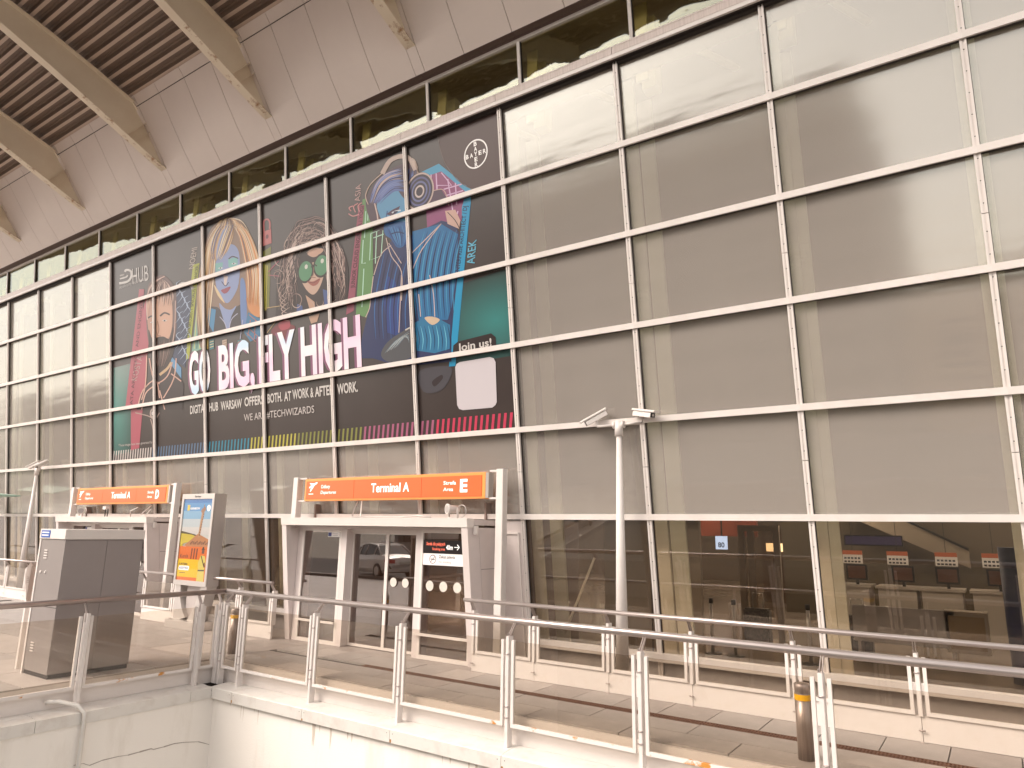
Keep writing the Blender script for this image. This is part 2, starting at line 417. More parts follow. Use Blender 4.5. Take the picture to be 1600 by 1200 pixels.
# soffit panels: sloping lining between clerestory and roof sheet
PROF = [(9.275, 11.185), (8.87, 11.69), (8.50, 12.22), (8.01, 12.965)]
PROF2 = [(8.0, 12.985), (7.84, 13.17)]
def soffit(x0, x1, prof, t=.03):
    b = MB(); g = .007
    out = [(y, z) for y, z in prof]+[(y+t, z+t) for y, z in reversed(prof)]
    b.prism(out, 'x', x0+g, x1-g, SOFFIT); return b.build('soffit_panel', bld)
for k in range(K0, K1):
    if k % 2 == 0: cuts = [xc(k)-.125, xc(k)+.125, xc(k+.5), xc(k+1)]
    else: cuts = [xc(k), xc(k+.5), xc(k+1)-.125]
    for a, c in zip(cuts, cuts[1:]): soffit(a, c, PROF); soffit(a, c, PROF2)
b = MB(); b.prism([(9.33, 11.23), (8.55, 12.27), (7.9, 13.2), (8.1, 13.3), (9.5, 11.3)], 'x', xc(K0), xc(K1), GASKET); b.build('soffit_backing', bld)

# roof sheet: trapezoid ribs running along the facade
RP = [(7.86, 13.19), (7.0, 13.50), (6.0, 13.80), (4.93, 14.07), (3.0, 14.52), (2.1, 14.71)]
def roofz(y):
    for (a, za), (c, zc) in zip(RP, RP[1:]):
        if a >= y >= c: return za+(zc-za)*(a-y)/(a-c)
    return RP[-1][1] if y < RP[-1][0] else RP[0][1]
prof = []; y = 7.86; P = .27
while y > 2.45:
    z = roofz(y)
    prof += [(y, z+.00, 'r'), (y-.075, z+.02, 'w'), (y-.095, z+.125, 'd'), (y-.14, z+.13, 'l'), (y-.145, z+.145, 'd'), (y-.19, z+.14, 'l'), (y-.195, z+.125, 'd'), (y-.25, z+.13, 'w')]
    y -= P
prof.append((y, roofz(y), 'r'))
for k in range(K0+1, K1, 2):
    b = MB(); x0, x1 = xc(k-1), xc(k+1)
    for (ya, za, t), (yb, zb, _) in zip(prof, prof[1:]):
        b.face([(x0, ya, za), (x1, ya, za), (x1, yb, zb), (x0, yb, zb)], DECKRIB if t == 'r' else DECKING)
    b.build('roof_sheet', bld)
b = MB(); b.prism([(p[0], p[1]+.22) for p in RP]+[(p[0], p[1]+.4) for p in reversed(RP)], 'x', xc(K0)-1, xc(K1)+1, CAP); b.build('roof_top', bld)
b = MB(); b.prism([(7.86, 13.19), (9.6, 12.4), (40, 12.4), (40, 13.6), (7.86, 13.6)], 'x', xc(K0)-1, xc(K1)+1, CAP); b.build('roof_rear', bld)
b = MB(); b.box(xc(K0)-1, xc(K1)+1, 2.0, 2.12, 14.5, 15.2, CAP); b.build('roof_edge', bld)

# canopy beams on every second column
BOT = [(9.05, 11.56), (8.80, 11.63), (8.30, 11.84), (7.30, 12.28), (6.65, 12.56), (5.90, 12.88), (4.83, 13.30), (3.0, 13.85), (2.25, 14.08)]
TOP = [(7.90, 13.04), (7.45, 13.18), (6.9, 13.38), (5.72, 13.74), (4.93, 13.94), (3.0, 14.38), (2.25, 14.55)]
def beam():
    B = []
    b = MB(); b.prism([(y, z+.02) for y, z in BOT]+[(y, z-.02) for y, z in reversed(TOP)], 'x', -.012, .012, BEAM); B.append(('web', b.mesh('beam_web')))
    def flange(path, t, hw, m, name):
        b = MB()
        for (ya, za), (yb, zb) in zip(path, path[1:]):
            b.hexa([(-hw, ya, za), (hw, ya, za), (hw, yb, zb), (-hw, yb, zb), (-hw, ya, za+t), (hw, ya, za+t), (hw, yb, zb+t), (-hw, yb, zb+t)], m)
        return (name, b.mesh(name))
    B.append(flange(BOT[:5], .024, .12, RUSTY, 'lower_flange')); B.append(flange(BOT[4:], .024, .12, BEAM, 'lower_flange'))
    B.append(flange(TOP, .024, .12, BEAM, 'upper_flange'))
    B.append(flange([(9.05, 11.57), (8.46, 12.50), (7.90, 13.05)], .02, .04, BEAM, 'back_plate'))
    for (ya, za), (yb, zb) in (((7.87, 12.06), (8.33, 12.68)), ((8.05, 11.98), (8.47, 12.48))):
        b = MB(); b.hexa([(.0, ya, za), (.12, ya, za), (.12, yb, zb), (.0, yb, zb), (.0, ya, za+.025), (.12, ya, za+.025), (.12, yb, zb+.025), (.0, yb, zb+.025)], BEAM)
        B.append(('stiffener', b.mesh('stiffener')))
    return B
BM = beam()
for k in range(-4, K1, 2):
    o = inst('canopy_beam', BM[0][1], rel(xc(k), 0, 0), bld)
    for nm, me in BM[1:]: inst(nm, me, (0, 0, 0), o)

# green steel chords behind the glass (leaning like the facade)
def chord(z0, z1, ya, yb, w_, name='steel_column'):
    b = MB(); b.lean(-w_, w_, ya, yb, z0, z1, GREEN); return b.mesh(name)
c1 = chord(0, 9.3, .32, .37, .10); c2 = chord(0, 9.3, .98, 1.03, .13)
for k in range(K0, K1+1):
    if any(p-PW < xc(k) < p for p in portals):
        a1, a2 = chord(2.4, 9.3, .32, .37, .10), chord(2.4, 9.3, .98, 1.03, .13)
    else: a1, a2 = c1, c2
    inst('steel_column', a1, rel(xc(k)+.02, FY, 0), bld); inst('steel_column', a2, rel(xc(k)+.02, FY, 0), bld)
    b = MB(); b.box(xc(k)-.10, xc(k)+.12, 9.95, 10.0, 9.7, 11.2, GREEN); b.box(xc(k)-.10, xc(k)+.16, 10.2, 10.45, 9.7, 11.1, GREEN); b.build('steel_column', bld)
    b = MB(); b.tube([(xc(k), 10.2, 11.0), (xc(k)+1.9, 13.5, 10.6)], .07, GREEN, 8); b.build('roof_strut', bld)
# slender diagonal braces behind the clear row
for k in (4, 7):
    p = Vector((xc(k)+.75, 10.95, 1.7)); q = Vector((xc(k)+.30, 10.7, .45))
    b = MB(); b.tube([q, p], .022, mat('pale_brace', (.85, .80, .66), .5), 8); b.build('brace', bld)

# interior shell
b = MB(); b.box(xc(K0), xc(K1), 10.35, 34, -.3, .0, INTF); struct(b.build('terminal_floor'))
b = MB(); b.box(xc(K0), xc(K1), 33.8, 34, 0, 12.4, INTW); b.box(xc(K0)-.2, xc(K0), 10.2, 34, 0, 12.4, INTW); b.box(xc(K1), xc(K1)+.2, 10.2, 34, 0, 12.4, INTW); b.build('inner_wall', bld)
b = MB(); b.box(xc(K0), xc(K1), 12.6, 33.8, 3.5, 3.8, INTG); b.build('inner_ceiling', bld)
b = MB(); b.box(xc(K0), xc(K1), 12.0, 12.15, 2.385, 12.4, mat('lamp_blind_wall', (.22, .20, .18), .8)); b.build('inner_wall', bld)  # added blind wall, keeps the ceiling lamps from showing through the frosted panes
# beige partition behind the bay right of the E entrance
part = MB(); part.box(-6.2, -4.35, 12.2, 12.3, 0, 3.5, INTB); part.box(-5.27, -5.25, 12.19, 12.2, 0, 3.5, GASKET); part.build('partition', bld)
b = MB(); b.box(-15.3, -12.1, 12.6, 12.7, 0, 3.5, mat('dark_partition', (.13, .11, .09), .6)); b.build('partition', bld)
# ceiling lamps
lm = MB(); lm.box(-.6, .6, -.08, .08, 0, .04, LAMP); lme = lm.mesh('ceiling_lamp')
for x in range(-30, 6, 3):
    for y in (15, 20, 25, 30): inst('ceiling_lamp', lme, rel(x, y, 3.44), bld)

# ------------------------------------------------------------------ entrance portals
def portal(px, letter, label):
    t = thing('entrance_portal', label, 'entrance', (px, 9.2, 0), 'entrance portals')
    X = lambda u: px+u
    fy = 9.37
    b = MB(); b.lean(X(-PW), X(-PW+.13), fy, FY+.02, -.01, 2.17, PORTAL); b.build('side_wall', t)
    b = MB(); b.lean(X(-.13), X(0), fy, fy+.30, -.01, 2.17, PORTAL); b.build('jamb', t)
    b = MB(); b.lean(X(-.11), X(0), fy+.306, FY+.01, -.01, 2.17, PORTAL); b.build('side_wall', t)
    b = MB(); b.lean(X(-PW-.01), X(.01), fy-.015, fy+.17, 2.17, 2.315, WHITE); b.build('header', t, bevel=.004)
    b = MB(); b.box(X(-PW), X(0), 9.26, 9.92, 2.21, 2.30, PORTAL); b.build('portal_roof', t)
    # filler panel between the portal and the next mullion, with a raised frame
    x1 = (xc(7) if letter == 'E' else xc(3))-.04
    b = MB(); b.lean(X(.0), x1, FY-.05, FY+.02, -.01, 2.30, PORTAL)
    b.build('filler_panel', t)
    for (a, c, z0, z1) in ((X(.05), X(.075), .1, 2.1), (x1-.075, x1-.05, .1, 2.1), (X(.075), x1-.075, 2.075, 2.1), (X(.075), x1-.075, .1, .125)):
        b = MB(); b.lean(a, c, FY-.075, FY-.05, z0, z1, WHITE); b.build('panel_trim', t)
    b = MB(); b.box(X(.012), X(.075), 9.22, 9.29, 2.06, 2.20, WHITE); b.build('sensor_box', t, bevel=.006)
    b = MB(); b.box(X(-PW+.13), X(-.13), 9.30, 9.70, 2.12, 2.165, PORTAL); b.build('lintel', t)
    for zz in (.75, 1.5):
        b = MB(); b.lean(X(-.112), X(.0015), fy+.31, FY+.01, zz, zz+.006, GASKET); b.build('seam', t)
    def frame(name, x0, x1, y, z0, z1, w_=.05, dpt=.06, gl=True, top=None):
        b = MB(); b.box(x0, x0+w_, y, y+dpt, z0, z1, WHITE); b.box(x1-w_, x1, y, y+dpt, z0, z1, WHITE)
        b.box(x0+w_, x1-w_, y, y+dpt, z1-w_, z1, WHITE); b.box(x0+w_, x1-w_, y, y+dpt, z0, z0+w_*1.3, WHITE)
        f = b.build(name, t)
        g = MB(); g.box(x0+w_, x1-w_, y+dpt*.45, y+dpt*.55, z0+w_*1.3, z1-w_, DOORG); g.build('glass', f)
        return f
    ys = 9.40
    fl = frame('side_screen', X(-PW+.26), X(-3.27), ys, 0, 2.12); b = MB(); b.box(X(-PW+.135), X(-PW+.258), ys, 9.66, 0, 2.118, PORTAL); b.build('post', t)
    b = MB(); b.box(X(-PW+.28), X(-3.30), ys-.06, ys-.03, .38, .42, WHITE); b.build('push_rail', fl)
    frr = frame('side_screen', X(-1.26), X(-.14), ys, 0, 2.12)
    b = MB(); b.box(X(-1.3), X(-.12), ys-.07, ys-.03, .38, .42, WHITE); b.build('push_rail', frr)
    for a, c in ((X(-3.27), X(-3.125)), (X(-1.38), X(-1.262))):
        b = MB(); b.box(a+.002, c, ys+.002, 9.66, 0, 2.118, PORTAL); b.build('post', t)
    dl = frame('door_leaf', X(-3.12), X(-2.22), 9.56, .01, 2.06, .035, .04)
    dr_ = frame('door_leaf', X(-2.22), X(-1.38), 9.56, .01, 2.06, .035, .04)
    b = MB(); b.box(X(-3.14), X(-1.38), 9.50, 9.66, 2.062, 2.118, WHITE); b.build('door_header', t)
    def dot(cx, y, cz, rr, parent, m=mat('dot_film', (.62, .56, .50), .6)):
        b = MB(); b.flat([(cx+rr*math.cos(a), y, cz+rr*math.sin(a)) for a in [i*math.pi/12 for i in range(24)]], m); b.build('glass_dot', parent)
    for i in range(3): dot(X(-2.02+i*.29), 9.558, 1.19, .08, dr_)
    for i in range(3): dot(X(-1.04+i*.30), ys+.02, 1.19, .085, frr)
    if letter == 'E':
        XS = lambda u: X(-1.21+(u+1.21)*.80)
        s = MB(); s.box(X(-1.21), X(-.19), ys+.012, ys+.018, 1.73, 1.95, mat('sign_black', (.015, .01, .01), .3))
        y = ys+.010; RED = mat('print_salmon', lin((235, 110, 85)), .5, emit=.3)
        text(s, 'Strefa dla palących', (XS(-1.12), y, 1.865), (XS(-.60), y, 1.865), (XS(-1.12), y, 1.92), RED, .02)
        text(s, 'Smoking area', (XS(-.95), y, 1.785), (XS(-.60), y, 1.785), (XS(-.95), y, 1.83), RED, .01)
        text(s, '40m', (XS(-.57), y, 1.80), (XS(-.39), y, 1.80), (XS(-.57), y, 1.88), SIGNW, .02)
        s.box(XS(-.35), XS(-.22), y, y+.004, 1.836, 1.848, SIGNW)
        s.hexa([(XS(-.22), y, 1.836), (XS(-.205), y, 1.842), (XS(-.205), y+.004, 1.842), (XS(-.22), y+.004, 1.836), (XS(-.28), y, 1.885), (XS(-.262), y, 1.89), (XS(-.262), y+.004, 1.89), (XS(-.28), y+.004, 1.885)], SIGNW)
        s.hexa([(XS(-.28), y, 1.799), (XS(-.262), y, 1.794), (XS(-.262), y+.004, 1.794), (XS(-.28), y+.004, 1.799), (XS(-.22), y, 1.848), (XS(-.205), y, 1.842), (XS(-.205), y+.004, 1.842), (XS(-.22), y+.004, 1.848)], SIGNW)
        s.build('smoking_area_sign', frr)
        s = MB(); s.box(X(-1.21), X(-.19), ys+.012, ys+.018, 1.535, 1.728, PRINTW)
        GR = mat('print_grey', (.10, .08, .08), .5); PU = mat('print_ring', lin((120, 90, 95)), .5)
        cx, cz = XS(-.93), 1.632
        for i in range(24):
            a0, a1 = i*math.pi/12, (i+1)*math.pi/12
            s.face([(cx+rr*math.cos(a), y, cz+rr*math.sin(a)) for rr, a in ((.075, a0), (.075, a1), (.064, a1), (.064, a0))], PU)
        s.face([(cx-.05, y, cz-.045), (cx-.042, y, cz-.052), (cx+.052, y, cz+.045), (cx+.045, y, cz+.052)], PU)
        s.face([(cx-.045, y-.001, cz-.005), (cx+.045, y-.001, cz-.012), (cx+.045, y-.001, cz+.004), (cx-.045, y-.001, cz+.010)], GR)
        text(s, 'Zakaz palenia', (XS(-.76), y, 1.655), (XS(-.32), y, 1.655), (XS(-.76), y, 1.705), GR, .01)
        text(s, 'No smoking', (XS(-.76), y, 1.575), (XS(-.42), y, 1.575), (XS(-.76), y, 1.62), mat('print_lightgrey', (.35, .32, .31), .5))
        s.build('no_smoking_sign', frr)
    s = MB(); s.box(X(-3.66), X(-3.34), ys+.012, ys+.016, 1.96, 2.05, PRINTW); s.box(X(-3.65), X(-3.56), ys+.008, ys+.012, 1.97, 2.04, mat('sticker_blue', lin((30, 40, 110)), .4))
    for q in range(2): s.box(X(-3.54), X(-3.38), ys+.008, ys+.012, 1.985+q*.03, 1.993+q*.03, mat('sticker_line', (.3, .28, .3), .5))
    s.build('cctv_sticker', fl)
    # vestibule behind the doors
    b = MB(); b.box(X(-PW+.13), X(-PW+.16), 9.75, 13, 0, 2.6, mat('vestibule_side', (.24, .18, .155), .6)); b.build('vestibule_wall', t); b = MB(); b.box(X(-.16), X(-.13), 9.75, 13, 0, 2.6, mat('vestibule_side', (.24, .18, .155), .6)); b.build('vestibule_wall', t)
    b = MB(); b.box(X(-PW+.13), X(-.13), 9.70, 13, -.02, .006, mat('vestibule_mat', (.20, .15, .13), .5)); b.build('vestibule_floor', t)
    b = MB(); b.box(X(-PW+.13), X(-.13), 9.95, 13, 2.32, 2.4, INTG); b.build('vestibule_ceiling', t)
    return t
pE = portal(portals[0], 'E', 'entrance portal with sliding glass doors below the area E sign')
pD = portal(portals[1], 'D', 'entrance portal below the area D sign, half hidden by the tall grey cabinet')

# ------------------------------------------------------------------ orange terminal signs
def terminal_sign(x0, x1, letter, label):
    t = thing('terminal_sign', label, 'sign', ((x0+x1)/2, 9.45, 0), 'orange terminal signs over the entrances')
    z0, z1 = 2.65, 3.09
    b = MB(); b.box(x0, x1, 9.45, 9.60, z0, z1, ORANGEF); b.build('sign_box', t, bevel=.006)
    third = (x1-x0)
    cuts = [x0+.05, x0+.05+1.38, x0+.05+3.10, x1-.07]
    fz = 9.444
    pn = []
    for a, c in zip(cuts, cuts[1:]):
        b = MB(); b.box(a+.004, c-.004, 9.440, 9.449, z0+.035, z1-.05, ORANGE); pn.append(b.build('sign_panel', t))
    y = 9.437
    s = MB(); text(s, 'Terminal A', (x0+1.90, y, z0+.145), (x0+2.86, y, z0+.145), (x0+1.90, y, z0+.315), SIGNW, .018); s.build('lettering', pn[1])
    s = MB(); text(s, 'Odloty', (x0+.50, y, z0+.245), (x0+.76, y, z0+.245), (x0+.50, y, z0+.315), SIGNW, .01)
    text(s, 'Departures', (x0+.50, y, z0+.135), (x0+.94, y, z0+.135), (x0+.50, y, z0+.20), SIGNW, .005, slant=.02)
    # take-off pictogram
    q = lambda u, v: (x0+.12+u, y, z0+.13+v)
    s.flat([q(.02, .13), q(.05, .12), q(.09, .145), q(.24, .20), q(.27, .225), q(.26, .24), q(.22, .235), q(.05, .165)], SIGNW)
    s.flat([q(.10, .15), q(.05, .06), q(.08, .055), q(.18, .175)], SIGNW); s.flat([q(.11, .185), q(.03, .215), q(.06, .225), q(.19, .215)], SIGNW)
    s.face([q(.02, .0), q(.16, .0), q(.16, .014), q(.02, .014)], SIGNW); s.build('lettering', pn[0])
    s = MB(); text(s, letter, (x1-.53, y, z0+.12), (x1-.37, y, z0+.12), (x1-.53, y, z0+.335), SIGNW, .04)
    text(s, 'Strefa', (x1-.90, y, z0+.245), (x1-.62, y, z0+.245), (x1-.90, y, z0+.31), SIGNW, .01)
    text(s, 'Area', (x1-.90, y, z0+.135), (x1-.68, y, z0+.135), (x1-.90, y, z0+.20), SIGNW, .005, slant=.02); s.build('lettering', pn[2])
    for sx, zb in ((x0-.36, 2.30), (x1+.22, 0)):
        b = MB(); b.box(sx+.01, sx+.15, 9.43, 9.57, zb, 3.13, RAILW); b.build('sign_post', t, bevel=.006)
    for z in (z0-.01, z1+.0):
        b = MB(); b.box(x0-.21, x0-.0, 9.48, 9.56, z, z+.03, RAILW); b.build('bracket', t)
        b = MB(); b.box(x1+.062, x1+.23, 9.48, 9.56, z, z+.03, RAILW); b.build('bracket', t)
    b = MB(); b.box(x1-.0, x1+.06, 9.455, 9.595, z0+.01, z1-.01, ALU); b.build('end_cap', t)
    return t
terminal_sign(-11.56, -7.0, 'E', 'orange Terminal A departures sign marked area E over the nearer entrance')
terminal_sign(-21.18, -16.6, 'D', 'orange Terminal A departures sign marked area D over the farther entrance')

def floodlight(x, y, z, label, rz=0):
    t = thing('floodlight', label, 'floodlight', (x, y, z), 'floodlights on the entrance roofs')
    a = Vector((math.sin(rz), -math.cos(rz), 0))
    c = Vector((x, y, z+.15))
    b = MB(); b.tube([c-a*.09, c+a*.06, c+a*.10, c+a*.12], [.06, .065, .085, .085], WHITE, 16); b.build('housing', t)
    b = MB(); b.tube([c+a*.121, c+a*.124], .065, KICK, 16); b.build('lens', t)
    b = MB(); b.box(x-.09, x+.09, y-.03, y+.03, z, z+.02, WHITE); b.box(x-.1, x-.085, y-.02, y+.02, z, z+.17, WHITE); b.box(x+.085, x+.1, y-.02, y+.02, z, z+.17, WHITE); b.build('yoke', t)
    pts = [(x+.16+.09*math.cos(q), y+.02, z+.12+.10*math.sin(q)) for q in [i*.5-1.8 for i in range(10)]]
    b = MB(); b.tube(pts, .008, ALU, 6); b.build('cable', t)
floodlight(-7.40, 9.12, 2.315, 'small round white floodlight standing on the roof of the nearer entrance', R(-25))
floodlight(-20.1, 9.12, 2.315, 'small floodlight standing on the roof of the farther entrance', R(60))
def cable(path, label, m=ALU, r=.012, name='cable'):
    b = MB(); b.tube(path, r, m, 6); return tag(b.build(name, None), label, 'cable')
cable([(-10.05, 9.5, 2.65), (-10.05, 9.42, 2.5), (-9.98, 9.3, 2.34), (-9.7, 9.15, 2.33), (-9.2, 9.12, 2.335), (-8.6, 9.16, 2.33), (-8.3, 9.2, 2.36), (-7.9, 9.13, 2.33)], 'cable drooping from the area E sign and lying along the entrance roof')
cable([(-9.95, 9.5, 2.65), (-9.85, 9.40, 2.45), (-9.65, 9.2, 2.33)], 'thin pale cable bent down beside the thicker one under the area E sign', WHITE)
cable([(-17.9, 9.3, 2.32), (-17.85, 9.25, 2.46), (-17.7, 9.35, 2.55)], 'short bent wire sticking up on the farther entrance roof', WHITE)
cable([(-17.35, 9.5, 2.6), (-17.35, 9.3, 2.42), (-17.25, 9.2, 2.34), (-17.05, 9.2, 2.34), (-17.0, 9.3, 2.5)], 'looped wire at the right end of the farther entrance roof', WHITE)
b = MB(); b.box(-19.15, -19.0, 9.2, 9.3, 2.50, 2.58, WHITE); b.box(-19.10, -19.08, 9.24, 9.26, 2.315, 2.5, GASKET); b.box(-18.98, -18.96, 9.24, 9.26, 2.315, 2.52, GASKET)
tag(b.build('junction_box'), 'small white box on thin legs under the area D sign', 'box')

# ------------------------------------------------------------------ banner on the glass
ban = thing('glass_banner', 'dark advertising print with four comic portraits covering six bays of the glass wall', 'banner', (-13, 9.5, 6))
bl = bpy.context
OFF = .006
def L(n): return OFF+n*.0022
def cat(pts, n=5, closed=False):
    """Catmull-Rom through points"""
    out = []; P_ = pts; m_ = len(P_)
    rng = range(m_) if closed else range(m_-1)
    for i in rng:
        p0 = P_[(i-1) % m_] if closed or i > 0 else P_[0]; p1 = P_[i]; p2 = P_[(i+1) % m_]; p3 = P_[(i+2) % m_] if closed or i+2 < m_ else P_[-1]
        for j in range(n):
            t = j/n
            out.append(tuple(.5*((2*p1[a])+(-p0[a]+p2[a])*t+(2*p0[a]-5*p1[a]+4*p2[a]-p3[a])*t*t+(-p0[a]+3*p1[a]-3*p2[a]+p3[a])*t**3) for a in (0, 1)))
    if not closed: out.append(tuple(P_[-1]))
    return out
def poly(mb, pts, rgb, layer, smooth=False):
    if smooth: pts = cat(pts, 4, True)
    mb.flat([trace(x, y, L(layer)) for x, y in pts], ink(*rgb))
def stroke(mb, pts, wpx, rgb, layer, smooth=True, taper=False):
    if smooth and len(pts) > 2: pts = cat(pts, 4)
    n = len(pts); Lf = []; Rt = []
    for i, (x, y) in enumerate(pts):
        x0, y0 = pts[max(i-1, 0)]; x1, y1 = pts[min(i+1, n-1)]; dx, dy = x1-x0, y1-y0; l = math.hypot(dx, dy) or 1
        ww = wpx/2*(math.sin(math.pi*(i+.6)/(n+.2)) if taper else 1)
        Lf.append((x-dy/l*ww, y+dx/l*ww)); Rt.append((x+dy/l*ww, y-dx/l*ww))
    k = ink(*rgb)
    for i in range(n-1):
        mb.face([trace(*Lf[i], L(layer)), trace(*Lf[i+1], L(layer)), trace(*Rt[i+1], L(layer)), trace(*Rt[i], L(layer))], k)
def hair(mb, ga, gb, n, wpx, cols, layer, jit=2.0, wave=0.0, cut=.25):
    for i in range(n):
        t = i/(n-1)*.98+random.uniform(-.01, .01); a0 = random.uniform(0, cut); ph = random.uniform(0, 6.3); L_ = cat([((1-t)*a[0]+t*b_[0], (1-t)*a[1]+t*b_[1]) for a, b_ in zip(ga, gb)], 5)
        k0 = int(len(L_)*a0*.6); k1 = int(len(L_)*(1-a0*random.random())); L_ = L_[k0:max(k1, k0+4)]
        jx, jy = random.uniform(-jit, jit), random.uniform(-jit, jit)
        L_ = [(x+jx+wave*math.sin(ph+j*.95), y+jy+wave*.6*math.cos(ph+j*.8)) for j, (x, y) in enumerate(L_)]
        stroke(mb, L_, wpx*random.uniform(.6, 1.3), random.choice(cols), layer+.25*random.random(), False, True)
# dark film on each pane of the six bays
def filmmat():
    m = mat('banner_film', (.040, .029, .026), .3, ior=1.42, noise=(.55, (.050, .037, .033), .35, .7)); return m
FILM = filmmat()
TEAL = None
for j in range(5):
    for k in range(1, 7):
        b = MB(); x0, x1 = xc(k)+.03, xc(k+1)-.03; z0, z1 = ROW[j+1]+.05, ROW[j]-.0
        if j < 4 or True:
            b.face([onf(x0, z0, .004), onf(x1, z0, .004), onf(x1, z1, .004), onf(x0, z1, .004)], FILM)
        if j < 4: b.build('film_sheet', ban)
        else: pass
TEALC = [(40, 95, 95), (60, 130, 125), (50, 110, 108)]
# teal glow printed at left and right: soft gradient material print
def tealmat(name, axis_lo, axis_hi, col2):
    m = bpy.data.materials.new(name); m.use_nodes = True; n = m.node_tree; b = n.nodes['Principled BSDF']; b.inputs['Roughness'].default_value = .2
    tc = n.nodes.new('ShaderNodeTexCoord'); vm = n.nodes.new('ShaderNodeVectorMath'); vm.operation = 'DISTANCE'; vm.inputs[1].default_value = axis_lo
    mp = n.nodes.new('ShaderNodeMapping'); mp.inputs['Scale'].default_value = axis_hi
    n.links.new(tc.outputs['Object'], mp.inputs[0]); n.links.new(mp.outputs[0], vm.inputs[0])
    cr = n.nodes.new('ShaderNodeValToRGB'); cr.color_ramp.elements[0].position = 0; cr.color_ramp.elements[1].position = 1
    cr.color_ramp.elements[0].color = (*col2, 1); cr.color_ramp.elements[1].color = (.040, .029, .026, 1)
    n.links.new(vm.outputs['Value'], cr.inputs[0]); n.links.new(cr.outputs[0], b.inputs['Base Color']); return m
# right teal panel
T1 = trace(775, 500); T2 = trace(182, 640)
o = ban.location
m1 = tealmat('teal_print_right', ((T1.x-o.x)*.62, 0, (T1.z-o.z)*.95), (.62, 0, .95), (.05, .20, .19))
b = MB(); b.flat([trace(x, y, L(.2)) for x, y in ((718, 445), (799, 418), (805, 555), (706, 572))], m1); b.build('teal_panel', ban)
m2 = tealmat('teal_print_left', ((T2.x-o.x)*.75, 0, (T2.z-o.z)*.42), (.75, 0, .42), (.10, .25, .22))
b = MB(); b.flat([trace(x, y, L(.2)) for x, y in ((178, 575), (216, 565), (206, 705), (178, 712))], m2); b.build('teal_panel', ban)

def btext(s, p0, p1, p2, rgb, layer, bold=0, name='lettering', slant=0):
    b = MB(); text(b, s, trace(*p0, L(layer)), trace(*p1, L(layer)), trace(*p2, L(layer)), ink(*rgb), bold, slant=slant); return b.build(name, ban)

# --- name ribbons and backdrops behind the portraits
g = MB()
poly(g, [(205, 560), (231, 455), (240, 452), (218, 700), (205, 704)], (190, 95, 110), 1)
poly(g, [(218, 452), (226, 452), (212, 640), (196, 640)], (190, 95, 110), 1.3)
g.build('pink_ribbon', ban)
g = MB()
poly(g, [(302, 414), (312, 411), (296, 560), (285, 566)], (185, 190, 70), 1)
poly(g, [(312, 440), (322, 430), (316, 545), (300, 552)], (140, 185, 165), .6)
poly(g, [(322, 430), (328, 425), (326, 545), (316, 549)], (205, 180, 110), .6)
for i in range(4): stroke(g, [(309+i*4, 470), (304+i*4, 545)], 1.1, (40, 90, 110) if i % 2 else (225, 220, 150), 1.4, False)
poly(g, [(401, 400), (424, 385), (421, 480), (398, 500)], (130, 130, 60), .5)
for i in range(6): stroke(g, [(403+i*3, 410+i), (401+i*3, 485)], 1.2, (210, 200, 80), 1.0, False)
g.build('yellow_ribbon', ban)
g = MB()
poly(g, [(561, 322), (570, 320), (553, 486), (541, 492)], (165, 85, 105), 1)
g.build('magenta_ribbon', ban)
g = MB()
poly(g, [(567, 312), (582, 306), (584, 500), (560, 492), (556, 500)], (110, 155, 95), .6)
for a in ([(580, 365), (599, 358), (596, 400), (578, 407), (580, 365)], [(589, 362), (587, 412)], [(568, 375), (566, 412), (572, 411)], [(569, 420), (566, 480)], [(572, 330), (570, 372)], [(584, 372), (600, 366)], [(576, 318), (575, 345)]):
    stroke(g, a, 1.5, (200, 240, 215), 1.2, False)
g.build('circuit_pattern', ban)
g = MB()
poly(g, [(657, 270), (686, 256), (736, 296), (736, 318), (712, 560), (703, 572), (704, 548), (707, 520), (720, 360), (722, 330)], (85, 175, 215), .8)
poly(g, [(664, 277), (690, 268), (728, 300), (722, 325), (722, 345), (668, 360)], (160, 85, 130), 1.2)
for a in ([(674, 273), (676, 320)], [(682, 271), (684, 318)], [(690, 270), (706, 290), (684, 290), (683, 310)], [(700, 280), (708, 330)], [(694, 296), (722, 288)], [(697, 306), (724, 298)], [(712, 286), (714, 320)], [(696, 316), (722, 310)], [(716, 330), (712, 345)]):
    stroke(g, a, 1.9, (240, 200, 235), 1.6, False)
poly(g, [(724, 318), (736, 314), (712, 572), (702, 573)], (40, 165, 215), 2.0)
g.build('blue_ribbon', ban)
# Bayer disc
g = MB(); cc = trace(745, 240)
cx_, cz_ = trace(744, 241).x, trace(744, 241).z
def disc(mb, cx, cz, r_, m, layer, a0=0, a1=360, r_in=None):
    n = 40; pts = []
    for i in range(n):
        t0 = R(a0+(a1-a0)*i/n); t1 = R(a0+(a1-a0)*(i+1)/n)
        if r_in: mb.face([onf(cx+q*math.cos(t), cz+q*math.sin(t), L(layer)) for q, t in ((r_, t0), (r_, t1), (r_in, t1), (r_in, t0))], m)
        else: mb.face([onf(cx, cz, L(layer)), onf(cx+r_*math.cos(t0), cz+r_*math.sin(t0), L(layer)), onf(cx+r_*math.cos(t1), cz+r_*math.sin(t1), L(layer))], m)
dd = [(684, 202), (690, 240), (702, 265), (722, 287), (745, 297), (789, 290), (781, 176)]
poly(g, dd, (96, 74, 70), 2.6); stroke(g, [(683, 204), (690, 240), (702, 265), (722, 287), (745, 297), (775, 293)], 1.2, (125, 108, 100), 2.8)
g.build('logo_field', ban)
rr_ = (trace(762, 241)-trace(726, 241)).length/2
g = MB(); disc(g, cx_, cz_, rr_, PRINTW, 3.4, r_in=rr_*.90)
